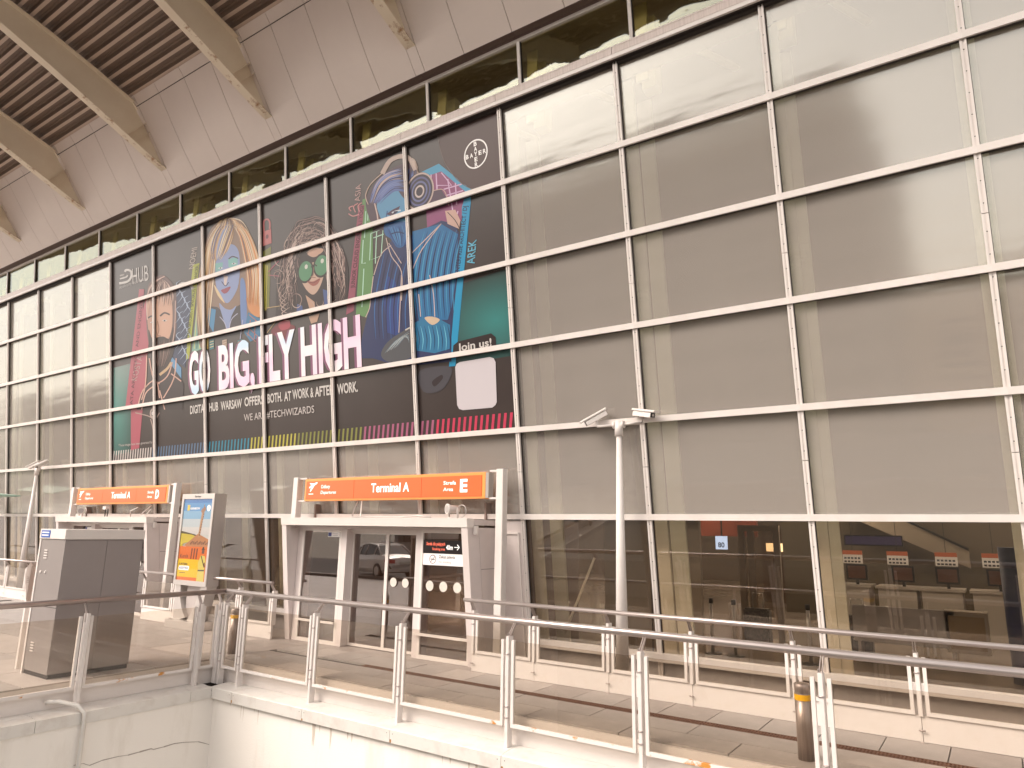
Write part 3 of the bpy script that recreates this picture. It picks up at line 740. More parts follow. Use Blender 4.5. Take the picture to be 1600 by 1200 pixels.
def gl(s, u, v, hh, ww): text(g, s, onf(cx_+u-ww/2, cz_+v, L(3.4)), onf(cx_+u+ww/2, cz_+v, L(3.4)), onf(cx_+u-ww/2, cz_+v+hh, L(3.4)), PRINTW, .03)
st = rr_*.36; hh = rr_*.30
for i, ch in enumerate('BAYER'):
    gl(ch, 0, (2-i)*st-hh/2, hh, hh*.85)
    if i != 2: gl(ch, (i-2)*st*1.02, -hh/2, hh, hh*.85)
g.build('cross_logo', ban)

# --- Kosta
g = MB()
poly(g, [(231, 452), (236, 440), (246, 432), (258, 431), (272, 446), (276, 460), (276, 520), (268, 540), (262, 560), (240, 560), (234, 545), (229, 500)], (118, 92, 88), 2, True)      # hair mass
poly(g, [(232, 470), (246, 462), (262, 458), (269, 470), (270, 505), (265, 528), (254, 545), (244, 540), (235, 525), (231, 500)], (222, 175, 150), 2.5, True)     # face
poly(g, [(231, 500), (236, 470), (243, 466), (240, 500), (243, 530), (236, 525)], (196, 150, 130), 2.8, True)
poly(g, [(233, 515), (239, 530), (247, 527), (256, 526), (266, 529), (271, 511), (273, 545), (263, 572), (250, 579), (240, 566), (234, 542)], (64, 46, 42), 3, True)     # beard
poly(g, [(247, 540), (257, 537), (256, 541), (249, 544)], (210, 150, 135), 3.3)
stroke(g, [(232, 497), (238, 494), (243, 498)], 2.6, (60, 44, 42), 3.2); stroke(g, [(251, 494), (258, 489), (266, 492)], 2.6, (60, 44, 42), 3.2)
for ex in ((239, 504), (258, 501)):
    poly(g, [(ex[0]-4, ex[1]), (ex[0], ex[1]-2), (ex[0]+4, ex[1]), (ex[0], ex[1]+2)], (230, 220, 215), 3.2); poly(g, [(ex[0]-1.4, ex[1]-1), (ex[0]+1.2, ex[1]-1), (ex[0]+1.2, ex[1]+1.4), (ex[0]-1.4, ex[1]+1.4)], (40, 34, 36), 3.5)
stroke(g, [(247, 502), (249, 515), (247, 524), (252, 525)], 1.2, (150, 105, 90), 3.3)
hair(g, [(232, 478), (234, 452), (246, 438), (256, 434)], [(270, 478), (272, 462), (264, 446), (252, 436)], 34, 1.3, [(205, 175, 160), (150, 118, 108), (90, 66, 62), (225, 195, 180)], 3.3, 1.2)
hair(g, [(236, 536), (240, 556), (246, 574)], [(270, 526), (266, 552), (256, 576)], 26, 1.0, [(120, 92, 84), (50, 36, 34), (150, 118, 105)], 3.5, 1.2)
stroke(g, [(231, 500), (230, 478), (233, 455), (244, 440), (258, 432)], 1.6, (225, 190, 178), 3.7); stroke(g, [(270, 540), (274, 510), (275, 470)], 1.3, (225, 190, 178), 3.7)
poly(g, [(214, 640), (220, 615), (240, 592), (250, 575), (262, 566), (276, 580), (288, 600), (286, 640)], (70, 58, 58), 1.9)   # jacket
for a in ([(216, 636), (224, 610), (244, 594), (250, 622)], [(238, 580), (246, 598), (262, 588), (270, 566)], [(234, 560), (240, 590), (250, 600)], [(250, 610), (258, 640)], [(268, 584), (284, 596)], [(222, 640), (228, 615), (240, 604)], [(230, 555), (228, 600), (222, 625)], [(276, 560), (272, 592), (256, 622)]):
    stroke(g, a, 1.8, (228, 182, 165), 2.6)
stroke(g, [(250, 586), (262, 576), (268, 566)], 4, (215, 180, 140), 2.9)
for a in ([(212, 645), (232, 650), (240, 655)], [(240, 655), (243, 690)], [(236, 655), (240, 672), (240, 700)], [(250, 645), (244, 655)]): stroke(g, a, 1.6, (190, 165, 155), 2.6)
disc(g, trace(239, 646).x, trace(239, 646).z, .13, ink(200, 180, 170), 3.1, r_in=.07); disc(g, trace(239, 646).x, trace(239, 646).z, .05, ink(230, 220, 215), 3.3)
poly(g, [(276, 452), (300, 445), (300, 470), (294, 520), (290, 575), (270, 560), (276, 520)], (62, 70, 98), 1.4)        # smoke behind
for i in range(14):
    x = 277+(i % 5)*4; y = 452+i*8
    stroke(g, [(x-3, y+14), (x+5, y+2), (x-1, y-8), (x+6, y-14)], 1.3, (185, 200, 225), 1.9+.1*(i % 2), taper=True)
stroke(g, [(276, 452), (285, 443), (298, 446), (302, 452)], 4, (210, 205, 205), 2.1)
poly(g, [(267, 555), (284, 575), (284, 592), (268, 570)], (110, 160, 200), 2.0)
g.build('bearded_man_print', ban)

# --- Noemi
g = MB()
HB = (225, 185, 140)
poly(g, [(312, 430), (322, 380), (335, 352), (360, 340), (378, 348), (392, 372), (402, 400), (411, 440), (410, 480), (398, 500), (384, 500), (330, 520), (315, 545), (308, 500)], (150, 122, 104), 1.8, True)
poly(g, [(386, 420), (398, 410), (411, 440), (409, 492), (394, 490), (386, 470)], (222, 150, 90), 2.1, True)
poly(g, [(338, 410), (350, 388), (364, 382), (374, 395), (375, 430), (370, 455), (356, 474), (346, 462), (338, 445)], (150, 165, 208), 2.5, True)
poly(g, [(335, 445), (344, 458), (352, 474), (341, 462)], (232, 205, 160), 2.7, True)
poly(g, [(337, 412), (349, 410), (348, 420), (338, 426)], (130, 190, 185), 2.8); poly(g, [(357, 405), (372, 402), (372, 418), (358, 418)], (135, 195, 190), 2.8)
stroke(g, [(358, 405), (364, 401), (373, 404)], 1.8, (70, 52, 60), 3.1)
for ex in ((345, 419), (366, 412)):
    poly(g, [(ex[0]-4, ex[1]+.5), (ex[0], ex[1]-1.8), (ex[0]+4.5, ex[1]), (ex[0], ex[1]+2)], (225, 230, 235), 3.1); disc(g, trace(*ex).x, trace(*ex).z, .022, ink(45, 45, 60), 3.4)
poly(g, [(350, 430), (357, 432), (354, 446), (351, 446)], (225, 205, 200), 3.0); stroke(g, [(347, 440), (353, 447), (358, 441)], 1.3, (70, 60, 90), 3.2)
poly(g, [(346, 454), (352, 451), (361, 448), (357, 456), (351, 459)], (160, 70, 90), 3.1, True)
poly(g, [(324, 478), (340, 480), (350, 488), (362, 484), (376, 476), (388, 500), (386, 520), (330, 530), (326, 510)], (70, 62, 66), 2.2)
poly(g, [(343, 474), (352, 482), (362, 484), (370, 478), (362, 495), (357, 515), (350, 500)], (150, 165, 208), 2.5, True)
poly(g, [(324, 480), (338, 484), (334, 520), (326, 505)], (75, 145, 190), 2.6)
poly(g, [(376, 440), (384, 444), (386, 500), (378, 510)], (110, 140, 195), 2.4, True)
poly(g, [(388, 488), (411, 500), (410, 525), (392, 534), (382, 520)], (60, 125, 165), 2.5)
for a in ([(390, 492), (409, 508)], [(386, 510), (406, 528)], [(392, 500), (388, 525)], [(400, 500), (398, 530)], [(386, 520), (400, 534)]): stroke(g, a, 1.2, (190, 120, 110), 2.9)
for a in ([(344, 495), (352, 505), (356, 520)], [(372, 490), (362, 500), (358, 520)], [(380, 500), (376, 530)]): stroke(g, a, 1.2, (190, 190, 215), 2.9)
BLO = [(235, 205, 165), (215, 172, 125), (245, 225, 195), (175, 135, 105), (130, 98, 84), (240, 200, 150)]
hair(g, [(352, 343), (331, 368), (318, 410), (309, 465), (314, 535)], [(358, 346), (340, 380), (336, 425), (332, 470), (326, 520)], 60, 1.6, BLO, 3.1)
hair(g, [(350, 345), (336, 366), (330, 392), (334, 410)], [(368, 352), (364, 372), (356, 392), (345, 408)], 42, 1.7, BLO+[(150, 165, 205), (110, 120, 165)], 3.4, 1.5)
hair(g, [(362, 343), (386, 358), (402, 392), (409, 430), (406, 486)], [(366, 350), (376, 372), (383, 405), (388, 440), (386, 480)], 60, 1.6, BLO+[(235, 160, 95), (215, 130, 75)], 3.1)
hair(g, [(356, 341), (345, 345), (335, 360)], [(360, 341), (378, 346), (392, 366)], 16, 1.5, BLO, 3.6, 1.0)
for i, cxx in enumerate((328, 348, 372)):
    poly(g, [(cxx, 532), (cxx+7, 530), (cxx+7, 545), (cxx, 547)], (70, 130, 135) if i != 1 else (200, 175, 155), 2.7)
    for q in range(3): stroke(g, [(cxx+.5, 535+q*4), (cxx+6.5, 533+q*4)], 1.1, (225, 205, 160) if i != 1 else (160, 130, 110), 3.0, False)
g.build('blonde_woman_print', ban)
g = MB()
poly(g, [(412, 362), (424, 358), (425, 380), (411, 385)], (205, 120, 120), 1.5)
stroke(g, [(413, 362), (413, 346), (419, 343), (422, 348), (422, 358)], 2.6, (205, 120, 120), 1.5); disc(g, trace(418, 370).x, trace(418, 370).z, .05, ink(120, 70, 75), 2)
g.build('padlock_print', ban)

# --- Asia
g = MB()
poly(g, [(445, 390), (455, 362), (470, 345), (490, 338), (506, 345), (530, 375), (543, 410), (545, 440), (540, 475), (520, 485), (440, 500), (432, 480), (434, 440)], (56, 42, 40), 1.8, True)
poly(g, [(470, 425), (476, 400), (490, 388), (504, 392), (508, 420), (502, 445), (492, 460), (482, 456), (472, 440)], (215, 180, 160), 2.5, True)
poly(g, [(470, 400), (485, 393), (508, 392), (511, 404), (470, 416)], (56, 42, 40), 2.9)
poly(g, [(481, 397), (488, 391), (502, 388), (506, 392), (497, 400), (489, 402)], (214, 172, 150), 3.1, True)
for cx2 in ((478, 424), (503, 415)):
    c_ = trace(*cx2); disc(g, c_.x, c_.z, .26, ink(52, 44, 38), 3.2); disc(g, c_.x, c_.z, .215, ink(92, 150, 110), 3.5)
    disc(g, c_.x+.03, c_.z+.09, .05, ink(225, 225, 215), 3.8)
stroke(g, [(487, 418), (492, 414), (496, 416)], 2, (52, 44, 38), 3.8)
stroke(g, [(491, 418), (490, 430), (486, 433), (494, 434)], 1.3, (150, 112, 95), 3.3)
poly(g, [(481, 440), (490, 440), (501, 435), (497, 444), (489, 447)], (170, 98, 85), 3.3, True); stroke(g, [(482, 440.5), (491, 442), (500, 436)], .9, (120, 60, 55), 3.5)
poly(g, [(478, 461), (492, 472), (493, 482), (484, 482)], (205, 165, 140), 2.6); poly(g, [(483, 495), (500, 490), (496, 503), (487, 506)], (205, 165, 140), 2.6)
poly(g, [(505, 452), (514, 455), (517, 480), (508, 480)], (75, 95, 150), 2.6); poly(g, [(465, 475), (473, 478), (474, 492), (464, 492)], (75, 95, 150), 2.6)
poly(g, [(424, 520), (440, 502), (452, 506), (462, 512), (450, 530)], (130, 55, 62), 2.2, True); poly(g, [(436, 505), (452, 500), (453, 512), (440, 516)], (185, 75, 90), 2.5, True)
for i in range(26):         # curls as open rings
    a = i*.42; ex = 487+math.cos(a)*(42+6*(i % 3)); ey = 418-math.sin(a)*(58+5*(i % 2))
    if ey > 492: continue
    rr2 = 5.5+(i % 4)*1.5
    stroke(g, [(ex+rr2*math.cos(q*.8+i), ey+rr2*1.1*math.sin(q*.8+i)) for q in range(6)], 1.4, (206, 180, 168) if i % 2 else (178, 150, 140), 2.8+.1*(i % 3), taper=True)
CUR = [(206, 180, 168), (150, 120, 112), (100, 76, 72), (180, 152, 142), (62, 46, 44)]
hair(g, [(488, 342), (462, 356), (446, 395), (438, 440), (436, 490)], [(482, 372), (474, 392), (468, 420), (466, 450), (462, 485)], 46, 1.3, CUR, 3.0, 2.5, 2.6, .45)
hair(g, [(492, 342), (522, 360), (538, 400), (543, 440), (536, 480)], [(498, 370), (510, 390), (514, 420), (512, 450), (516, 480)], 40, 1.3, CUR, 3.0, 2.5, 2.6, .45)
hair(g, [(452, 372), (466, 352), (488, 342), (510, 348), (528, 368)], [(470, 396), (478, 384), (490, 378), (502, 382), (510, 392)], 22, 1.2, CUR, 3.1, 2.5, 2.2, .4)
for i in range(12):
    a = .5+i*.3; ex = 487+math.cos(a)*28; ey = 400-math.sin(a)*38
    stroke(g, [(ex+5*math.cos(q*.9+i), ey+6*math.sin(q*.9+i)) for q in range(5)], 1.0, (150, 122, 114), 2.7, taper=True)
for i in range(7): stroke(g, [(444+i*2, 440+i*8), (436+i, 455+i*7), (446+i, 466+i*6)], 1.4, (206, 180, 168), 2.9, taper=True)
for a in ([(420, 425), (436, 408)], [(420, 430), (440, 432)], [(414, 482), (440, 478)], [(418, 520), (438, 494)]): stroke(g, a, 1.2, (190, 100, 120) if a[0][1] < 450 else (200, 170, 120), 2.4, False)
g.build('curly_woman_print', ban)
g = MB()
for a in ([(549, 330), (546, 325), (552, 322)], [(556, 332), (553, 323), (560, 318)], [(562, 331), (560, 322), (566, 317)], [(545, 334), (552, 338), (562, 335)]): stroke(g, a, 1.8, (220, 150, 150), 1.6)
g.build('lotus_print', ban)

# --- Arek
g = MB()
BL = (45, 120, 175); DB = (50, 58, 108)
poly(g, [(583, 560), (560, 560), (568, 520), (578, 480), (585, 430), (598, 396), (615, 372), (640, 370), (690, 345), (712, 350), (720, 370), (717, 420), (710, 480), (706, 520), (706, 565), (640, 572), (610, 568)], (52, 60, 104), 2.2)     # hoodie mass
poly(g, [(645, 362), (690, 350), (716, 366), (714, 430), (706, 480), (700, 500), (655, 500), (648, 450)], BL, 2.5)
poly(g, [(605, 430), (618, 440), (628, 470), (622, 525), (606, 520), (600, 470)], (48, 70, 140), 2.5)
poly(g, [(572, 320), (580, 296), (600, 272), (625, 258), (640, 256), (652, 262), (656, 290), (646, 330), (636, 345), (590, 360)], (92, 70, 82), 2.4, True)      # head
poly(g, [(590, 318), (606, 304), (618, 294), (628, 306), (638, 320), (638, 345), (618, 350), (600, 346), (593, 335)], (104, 165, 205), 2.9, True)
poly(g, [(602, 350), (620, 346), (640, 350), (640, 372), (630, 386), (620, 386), (612, 374), (602, 366)], (52, 105, 165), 3.0, True)
poly(g, [(604, 335), (614, 328), (626, 322), (622, 332), (612, 338)], (82, 55, 82), 3.3)
stroke(g, [(586, 318), (590, 335), (592, 345), (600, 350)], 2, (232, 205, 195), 3.3)
AH = [(96, 118, 178), (62, 60, 112), (140, 152, 205), (225, 195, 180), (50, 42, 78), (110, 130, 190)]
hair(g, [(628, 262), (606, 270), (588, 288), (577, 322)], [(634, 300), (618, 298), (606, 306), (592, 320)], 56, 1.7, AH, 3.2, 1.5)
hair(g, [(636, 262), (632, 280), (636, 300), (634, 322)], [(650, 268), (648, 290), (644, 312), (640, 330)], 18, 1.5, AH, 3.2, 1.5)
hair(g, [(604, 356), (612, 372), (622, 386)], [(640, 352), (640, 370), (630, 388)], 26, 1.2, [(30, 60, 120), (80, 150, 205), (40, 84, 150)], 3.2, 1.5)
stroke(g, [(613, 333), (620, 330), (627, 329)], 2.0, (235, 240, 245), 3.5); stroke(g, [(616, 332), (622, 331)], 2.4, (30, 40, 80), 3.7)
stroke(g, [(606, 330), (604, 345), (610, 350), (616, 349)], 1.6, (50, 80, 140), 3.4); stroke(g, [(612, 366), (622, 363), (632, 365)], 1.8, (25, 45, 95), 3.6)
stroke(g, [(576, 320), (572, 306), (580, 288), (598, 271)], 1.4, (225, 195, 180), 3.6)
stroke(g, [(598, 272), (610, 252), (626, 245), (640, 248), (650, 266)], 7, (215, 190, 178), 3.5)             # headband
for i in range(8): stroke(g, [(636+i*1.5, 246+i*2), (648+i, 250+i*3), (654-i*.4, 264+i*3)], 1.5, (230, 205, 190), 3.6, taper=True)
c_ = trace(655, 300)
disc(g, c_.x, c_.z, .37, ink(58, 48, 62), 3.7)
for q, cl in ((.36, (220, 195, 185)), (.28, (105, 105, 155)), (.20, (120, 125, 175)), (.12, (225, 205, 200))): disc(g, c_.x+.02, c_.z, q, ink(*cl), 3.9, r_in=q-.035)
poly(g, [(667, 302), (690, 296), (700, 312), (698, 322), (672, 330)], (92, 68, 88), 2.8); stroke(g, [(667, 302), (690, 296), (698, 305), (702, 322)], 1.3, (225, 190, 175), 3.1)
poly(g, [(696, 330), (712, 328), (720, 345), (718, 358), (700, 350)], (225, 185, 170), 3.0); stroke(g, [(700, 332), (712, 345), (720, 360)], 1.2, (60, 45, 60), 3.3)
for i in range(13):       # folds on the right side
    x = 652+i*5
    stroke(g, [(x+12, 362-i*.2), (x+2, 400), (x-4, 450), (x-1, 498)], 1.8, (30, 40, 82) if i % 2 else (70, 165, 210), 3.0+.1*(i % 2), taper=True)
for i in range(9):        # folds on the left side
    x = 588+i*6
    stroke(g, [(x+14, 392+i*2), (x+6, 430), (x-2, 480), (x, 530)], 1.8, (34, 36, 72) if i % 2 else (60, 115, 180), 3.0+.1*(i % 2), taper=True)
for a in ([(585, 430), (596, 398), (612, 384)], [(584, 432), (580, 465), (578, 482), (572, 496)], [(604, 372), (612, 400), (628, 425), (628, 470)], [(608, 380), (628, 412)], [(655, 460), (658, 495)], [(672, 430), (678, 460), (680, 495)], [(640, 400), (690, 350)], [(628, 430), (624, 520)], [(690, 350), (660, 390), (646, 420)]):
    stroke(g, a, 1.3, (225, 200, 190), 3.5)
poly(g, [(648, 505), (664, 496), (686, 498), (704, 508), (704, 545), (680, 552), (652, 548)], (48, 130, 175), 3.2)     # arm
poly(g, [(664, 497), (676, 495), (688, 500), (676, 508)], (232, 205, 175), 3.5, True)
for i in range(9): stroke(g, [(652+i*6, 510-i*.4), (656+i*6, 530), (654+i*6.2, 548)], 1.2, (130, 215, 240) if i % 2 else (25, 50, 92), 3.6, taper=True)
poly(g, [(596, 555), (606, 535), (630, 518), (646, 512), (648, 545), (640, 560), (610, 566)], (92, 92, 96), 3.2, True)
for i in range(7): stroke(g, [(602+i*3, 552-i*1.5), (618+i*3, 534-i*1.6), (640, 518+i*3)], 1.2, (200, 205, 200) if i % 2 else (130, 150, 165), 3.5, taper=True)
stroke(g, [(634, 516), (646, 512), (650, 530), (648, 548)], 2, (225, 215, 205), 3.6)
poly(g, [(656, 580), (700, 572), (706, 585), (690, 610), (662, 612)], (84, 80, 86), 2.0, True); poly(g, [(676, 596), (690, 586), (692, 592), (680, 604)], (58, 46, 48), 2.3, True)
g.build('hooded_man_print', ban)

# --- lettering
btext('KOSTA', (214, 595), (224, 556), (205, 594), (190, 160, 155), 2.2)
btext('NOEMI', (304, 419), (309, 386), (295, 421), (215, 200, 190), 2.2)
btext('ASIA', (563, 314), (565, 287), (554, 317), (220, 180, 175), 2.2)
btext('AREK', (742, 412), (745, 374), (729, 415), (120, 205, 235), 2.6, .01)
btext('ENTERPRISE ARCHITECT / DJ', (718, 428), (731, 322), (711, 428), (30, 50, 90), 2.8, .015)
btext('JUNIOR CLOUD ENGINEER / YOGI', (554, 450), (569, 322), (548, 451), (75, 25, 40), 2.2, .015)
btext('CYBERSECURITY SPECIALIST / DANCER', (296, 530), (311, 414), (291, 532), (60, 60, 25), 2.2, .015)
btext('DATA ARCHITECT AND ENGINEER', (207, 640), (225, 460), (202, 641), (105, 40, 55), 2.2, .01)
def onrow(x0, x1, z, hgt, s, rgb, layer, bold=0, mats=None):
    b = MB(); text(b, s, onf(x0, z, L(layer)), onf(x1, z, L(layer)), onf(x0, z+hgt, L(layer)), mats or ink(*rgb), bold); return b.build('lettering', ban)
def span(pa, pb, ptop):
    a, c, t = trace(*pa), trace(*pb), trace(*ptop); return a.x, c.x, a.z, t.z-a.z
# pastel gradient on the big slogan
gm = bpy.data.materials.new('slogan_print'); gm.use_nodes = True; n = gm.node_tree; bb = n.nodes['Principled BSDF']; bb.inputs['Roughness'].default_value = .3
tc = n.nodes.new('ShaderNodeTexCoord'); mp_ = n.nodes.new('ShaderNodeMapping'); mp_.inputs['Scale'].default_value = (.55, 0, .9)
nz = n.nodes.new('ShaderNodeTexNoise'); nz.inputs['Scale'].default_value = 1.1; nz.inputs['Detail'].default_value = 1
cr = n.nodes.new('ShaderNodeValToRGB'); e = cr.color_ramp.elements; e[0].position = .36; e[0].color = (.48, .62, .75, 1); e[1].position = .62; e[1].color = (.74, .52, .66, 1)
e2 = e.new(.48); e2.color = (.80, .74, .74, 1)
n.links.new(tc.outputs['Object'], mp_.inputs[0]); n.links.new(mp_.outputs[0], nz.inputs['Vector']); n.links.new(nz.outputs['Fac'], cr.inputs[0]); n.links.new(cr.outputs[0], bb.inputs['Base Color'])
SHD = (150, 95, 125)
def big(word, pxl, pyl, pxr, top_l, bold=.03):
    a = trace(pxl, pyl); zt = trace(pxl, top_l).z; x1 = trace(pxr, pyl-(pxr-pxl)*.12).x
    onrow(a.x-.05, x1-.05, a.z, zt-a.z, word, SHD, 4.2, bold)
    onrow(a.x, x1, a.z, zt-a.z, word, None, 4.6, bold, mats=gm)
za = trace(300, 614).z; zt_ = trace(300, 549).z
for word, xl, xr in (('GO', 297, 330), ('BIG,', 343, 399), ('FLY', 406, 463), ('HIGH', 472, 566)):
    def xat(px):
        lo, hi = 300, 700
        for _ in range(40):
            mid = (lo+hi)/2
            if trace(px, mid).z > za: lo = mid
            else: hi = mid
        return trace(px, lo).x
    X0, X1 = xat(xl), xat(xr)
    onrow(X0-.07, X1-.07, za, zt_-za, word, SHD, 4.1, .035); onrow(X0, X1, za, zt_-za, word, None, 4.6, .035, mats=gm)
def line_text(s, xl, yl, xr, ytop, rgb, bold, layer=4):
    a = trace(xl, yl); z = a.z
    lo, hi = 200, 900
    for _ in range(40):
        mid = (lo+hi)/2
        if trace(xr, mid).z > z: lo = mid
        else: hi = mid
    onrow(a.x, trace(xr, lo).x, z, trace(xl, ytop).z-z, s, rgb, layer, bold)
for wd, a, y_, c in (('DIGITAL', 298, 647, 323), ('HUB', 328, 643, 342), ('WARSAW', 346, 641, 379), ('OFFERS', 383, 635, 413), ('BOTH.', 419, 630, 442), ('AT', 445, 627, 456), ('WORK', 458, 624, 484), ('&', 486, 621, 491), ('AFTER', 493, 620, 522), ('WORK.', 528, 616, 560)):
    line_text(wd, a, y_, c, y_-(13+(a-298)*.013), (235, 228, 222), .025)
line_text('WE ARE #TECHWIZARDS', 382, 658, 492, 647, (225, 215, 210), .005)
line_text('*These images have been generated by AI', 186, 698, 243, 694, (215, 205, 200), 0)
g = MB(); poly(g, [(708, 553), (709, 540), (716, 534), (768, 521), (775, 527), (776, 541)], (52, 38, 36), 3.0); g.build('call_out', ban)
line_text('Join us!', 716, 549, 769, 537, (235, 228, 222), .02, 4)
g = MB(); poly(g, [(712, 574), (714, 569), (719, 566), (766, 558), (772, 560), (775, 566), (777, 628), (775, 633), (770, 637), (724, 641), (718, 639), (715, 633)], (235, 226, 230), 3.6); g.build('white_tile', ban)
btext('HUB', (208, 444), (233, 438), (207, 419), (232, 226, 222), 2.4)
line_text('Accelerating Transformation', 187, 452, 232, 447, (215, 208, 205), 0, 2.4)
g = MB()
stroke(g, [(187, 443), (200, 440), (206, 432), (205, 424), (198, 422), (196, 425)], 3.4, (232, 226, 222), 2.4); stroke(g, [(188, 436), (198, 433), (200, 430)], 2.2, (232, 226, 222), 2.4); stroke(g, [(188, 431), (195, 429)], 2.2, (190, 182, 178), 2.4)
g.build('hub_logo', ban)
# slanted colour bars along the lower edge
g = MB(); zb0 = ROW[4]+.10; zb1 = ROW[4]+.36; x = xc(1)+.05; i = 0
stops = [(xc(1), (225, 215, 210)), (xc(2)-.25, (110, 135, 165)), (xc(3), (70, 150, 175)), (xc(3.72), (205, 195, 90)), (xc(4.45), (150, 150, 80)), (xc(5.32), (190, 110, 140)), (xc(6.18), (225, 75, 105))]
while x < xc(7)-.12:
    c = [cc for xx, cc in stops if x >= xx][-1]
    g.face([onf(x, zb0, L(1)), onf(x+.055, zb0, L(1)), onf(x+.10, zb1, L(1)), onf(x+.045, zb1, L(1))], ink(*c)); x += .125; i += 1
g.build('colour_bars', ban)

# ------------------------------------------------------------------ railings
def railing(t, axis, pos, t0, t1, posts, inner, hr=.04, low=True, first=0, start_bar=True, gl_=RAILG, drop=-.35, glz=(-.10, .86), rustbar=True):
    """axis 'x': run along x at y=pos. inner = +1/-1 side on which the handrail sits"""
    def P(s, o_, z): return (s, pos+o_, z) if axis == 'x' else (pos+o_, s, z)
    def bx(mb, s0, s1, o0, o1, z0, z1, m):
        if axis == 'x': mb.box(s0, s1, pos+min(o0, o1), pos+max(o0, o1), z0, z1, m)
        else: mb.box(pos+min(o0, o1), pos+max(o0, o1), s0, s1, z0, z1, m)
    b = MB(); b.tube([P(t0, inner*.13, 1.06), P(t1, inner*.13, 1.06)], hr, STEEL, 20); b.build('handrail', t)
    for p in posts:
        b = MB(); bx(b, p-.022, p+.022, -.05, .05, drop, .90, RAILW); o = b.build('post', t, bevel=.003)
        b = MB()
        q = [P(p, 0, .80), P(p, 0, .92), P(p, inner*.10, 1.03)]
        bx(b, p-.024, p-.018, -.02, .02, .78, .93, STEEL)
        for sgn in (-1, 1):
            s_ = p+sgn*.012
            b.hexa([P(s_-.003, -.03, .89), P(s_+.003, -.03, .89), P(s_+.003, .02, .89), P(s_-.003, .02, .89), P(s_-.003, inner*.11-.01, 1.035), P(s_+.003, inner*.11-.01, 1.035), P(s_+.003, inner*.11+.025, 1.035), P(s_-.003, inner*.11+.025, 1.035)], STEEL)
        b.build('bracket', o)
        b = MB()
        for z in (.12, .70, .0): b.tube([P(p-.03, -.052, z), P(p+.03, -.052, z)], .009, STEEL, 8)
        b.build('clamp', o)
    edges = posts
    for a, c in zip(edges, edges[1:]):
        if c-a < .2: continue
        b = MB(); w_ = .036
        bx(b, a+.055, a+.055+w_, -.045, -.005, glz[0], glz[1], RAILW); bx(b, c-.055-w_, c-.055, -.045, -.005, glz[0], glz[1], RAILW)
        bx(b, a+.055+w_, c-.055-w_, -.045, -.005, glz[0], glz[0]+.04, RAILR if rustbar else RAILW); f = b.build('panel_frame', t)
        b = MB(); bx(b, a+.055+w_*.7, c-.055-w_*.7, -.028, -.020, glz[0]+.03, glz[1]-.01, gl_); b.build('glass_panel', f)
fr = thing('glass_railing', 'nearest glass railing along the deck edge with steel handrail and white posts', 'railing', (-4, 7.27, 0), 'glass railings')
railing(fr, 'x', 7.27, -10.86, 2.5, [-10.62, -10.12, -8.42, -6.70, -4.97, -3.28, -1.49, .22, 1.95], 1)
fl_ = thing('glass_railing', 'glass railing running back from the left frame edge to the corner beside the cabinet', 'railing', (-10.72, 4, 0), 'glass railings')
railing(fl_, 'y', -10.72, -2.5, 7.40, [-1.7, 0, 1.73, 3.46, 5.14, 6.88, 7.24], -1)
def back_rail(x0, x1, posts, label):
    t = thing('glass_railing', label, 'railing', ((x0+x1)/2, 9.16, 0), 'glass railings')
    railing(t, 'x', 9.16, x0, x1, posts, -1, hr=.030, drop=.26, glz=(.27, .86), rustbar=False)
    for a, c in zip(posts, posts[1:]):
        b = MB(); b.box(a-(.03 if a == posts[0] else 0)+.003, c-.003, 9.14, 9.18, .002, .262, RAILW); b.build('base_plate', t)
    return t
back_rail(-7.05, 1.7, [-6.93, -5.81, -4.60, -3.42, -2.17, -.89, .36, 1.6], 'long glass railing with white base plate standing along the facade right of the nearer entrance')
back_rail(-16.70, -11.78, [-16.58, -15.35, -14.10, -12.95, -11.86], 'glass railing with white base plate between the two entrances, behind the lightbox')
back_rail(-29.5, -21.45, [-29.3, -28.0, -26.7, -25.4, -24.1, -22.8, -21.55], 'farthest glass railing, left of the farther entrance')

# ------------------------------------------------------------------ retaining walls of the open well
rw = thing('retaining_wall', 'white rendered wall below the nearest railing with metal coping', 'wall', (-4, 7.2, -3), 'white walls of the open well')
b = MB(); b.box(-10.47, 8, 7.09, 7.45, -6, -.36, WALLW); b.build('wall_face', rw)
b = MB(); b.box(-10.84, 8, 7.395, 7.44, -.36, -.02, WHITE); b.box(-10.80, 8, 7.37, 7.396, -.14, -.105, WHITE); b.build('edge_fascia', rw)
xs_ = [-10.50, -9.94, -8.31, -6.62, -4.90, -3.2, -1.5, .25, 2, 3.8]
for a, c in zip(xs_, xs_[1:]):
    b = MB(); prof_ = [(7.045, -.345), (7.03, -.355), (7.03, -.505), (7.045, -.505), (7.06, -.37), (7.39, -.345), (7.39, -.325), (7.24, -.325)]
    b.prism(prof_, 'x', a+.003, c-.003, COPING); o = b.build('coping', rw)
    s = MB(); s.box(a+.004, a+.03, 7.0275, 7.0298, -.502, -.46+random.uniform(-.03, .01), mat('rust_mark', (.34, .17, .06), .8)); s.build('rust_mark', o)
    s = MB()
    for xx in (a+.05, c-.05): s.box(xx-.004, xx+.004, 7.026, 7.03, -.40, -.392, GASKET)
    stuff(s.build('rivets', o))
lw = thing('retaining_wall', 'cracked white rendered wall at the left below the cabinet, with metal coping', 'wall', (-10.6, 3, -3), 'white walls of the open well')
b = MB(); b.box(-10.90, -10.47, -3.2, 7.09, -6, -.36, WALLW); b.build('wall_face', lw)
b = MB(); b.box(-10.885, -10.845, -3.2, 7.395, -.36, -.02, WHITE); b.box(-10.846, -10.82, -3.2, 7.37, -.14, -.105, WHITE); b.build('edge_fascia', lw)
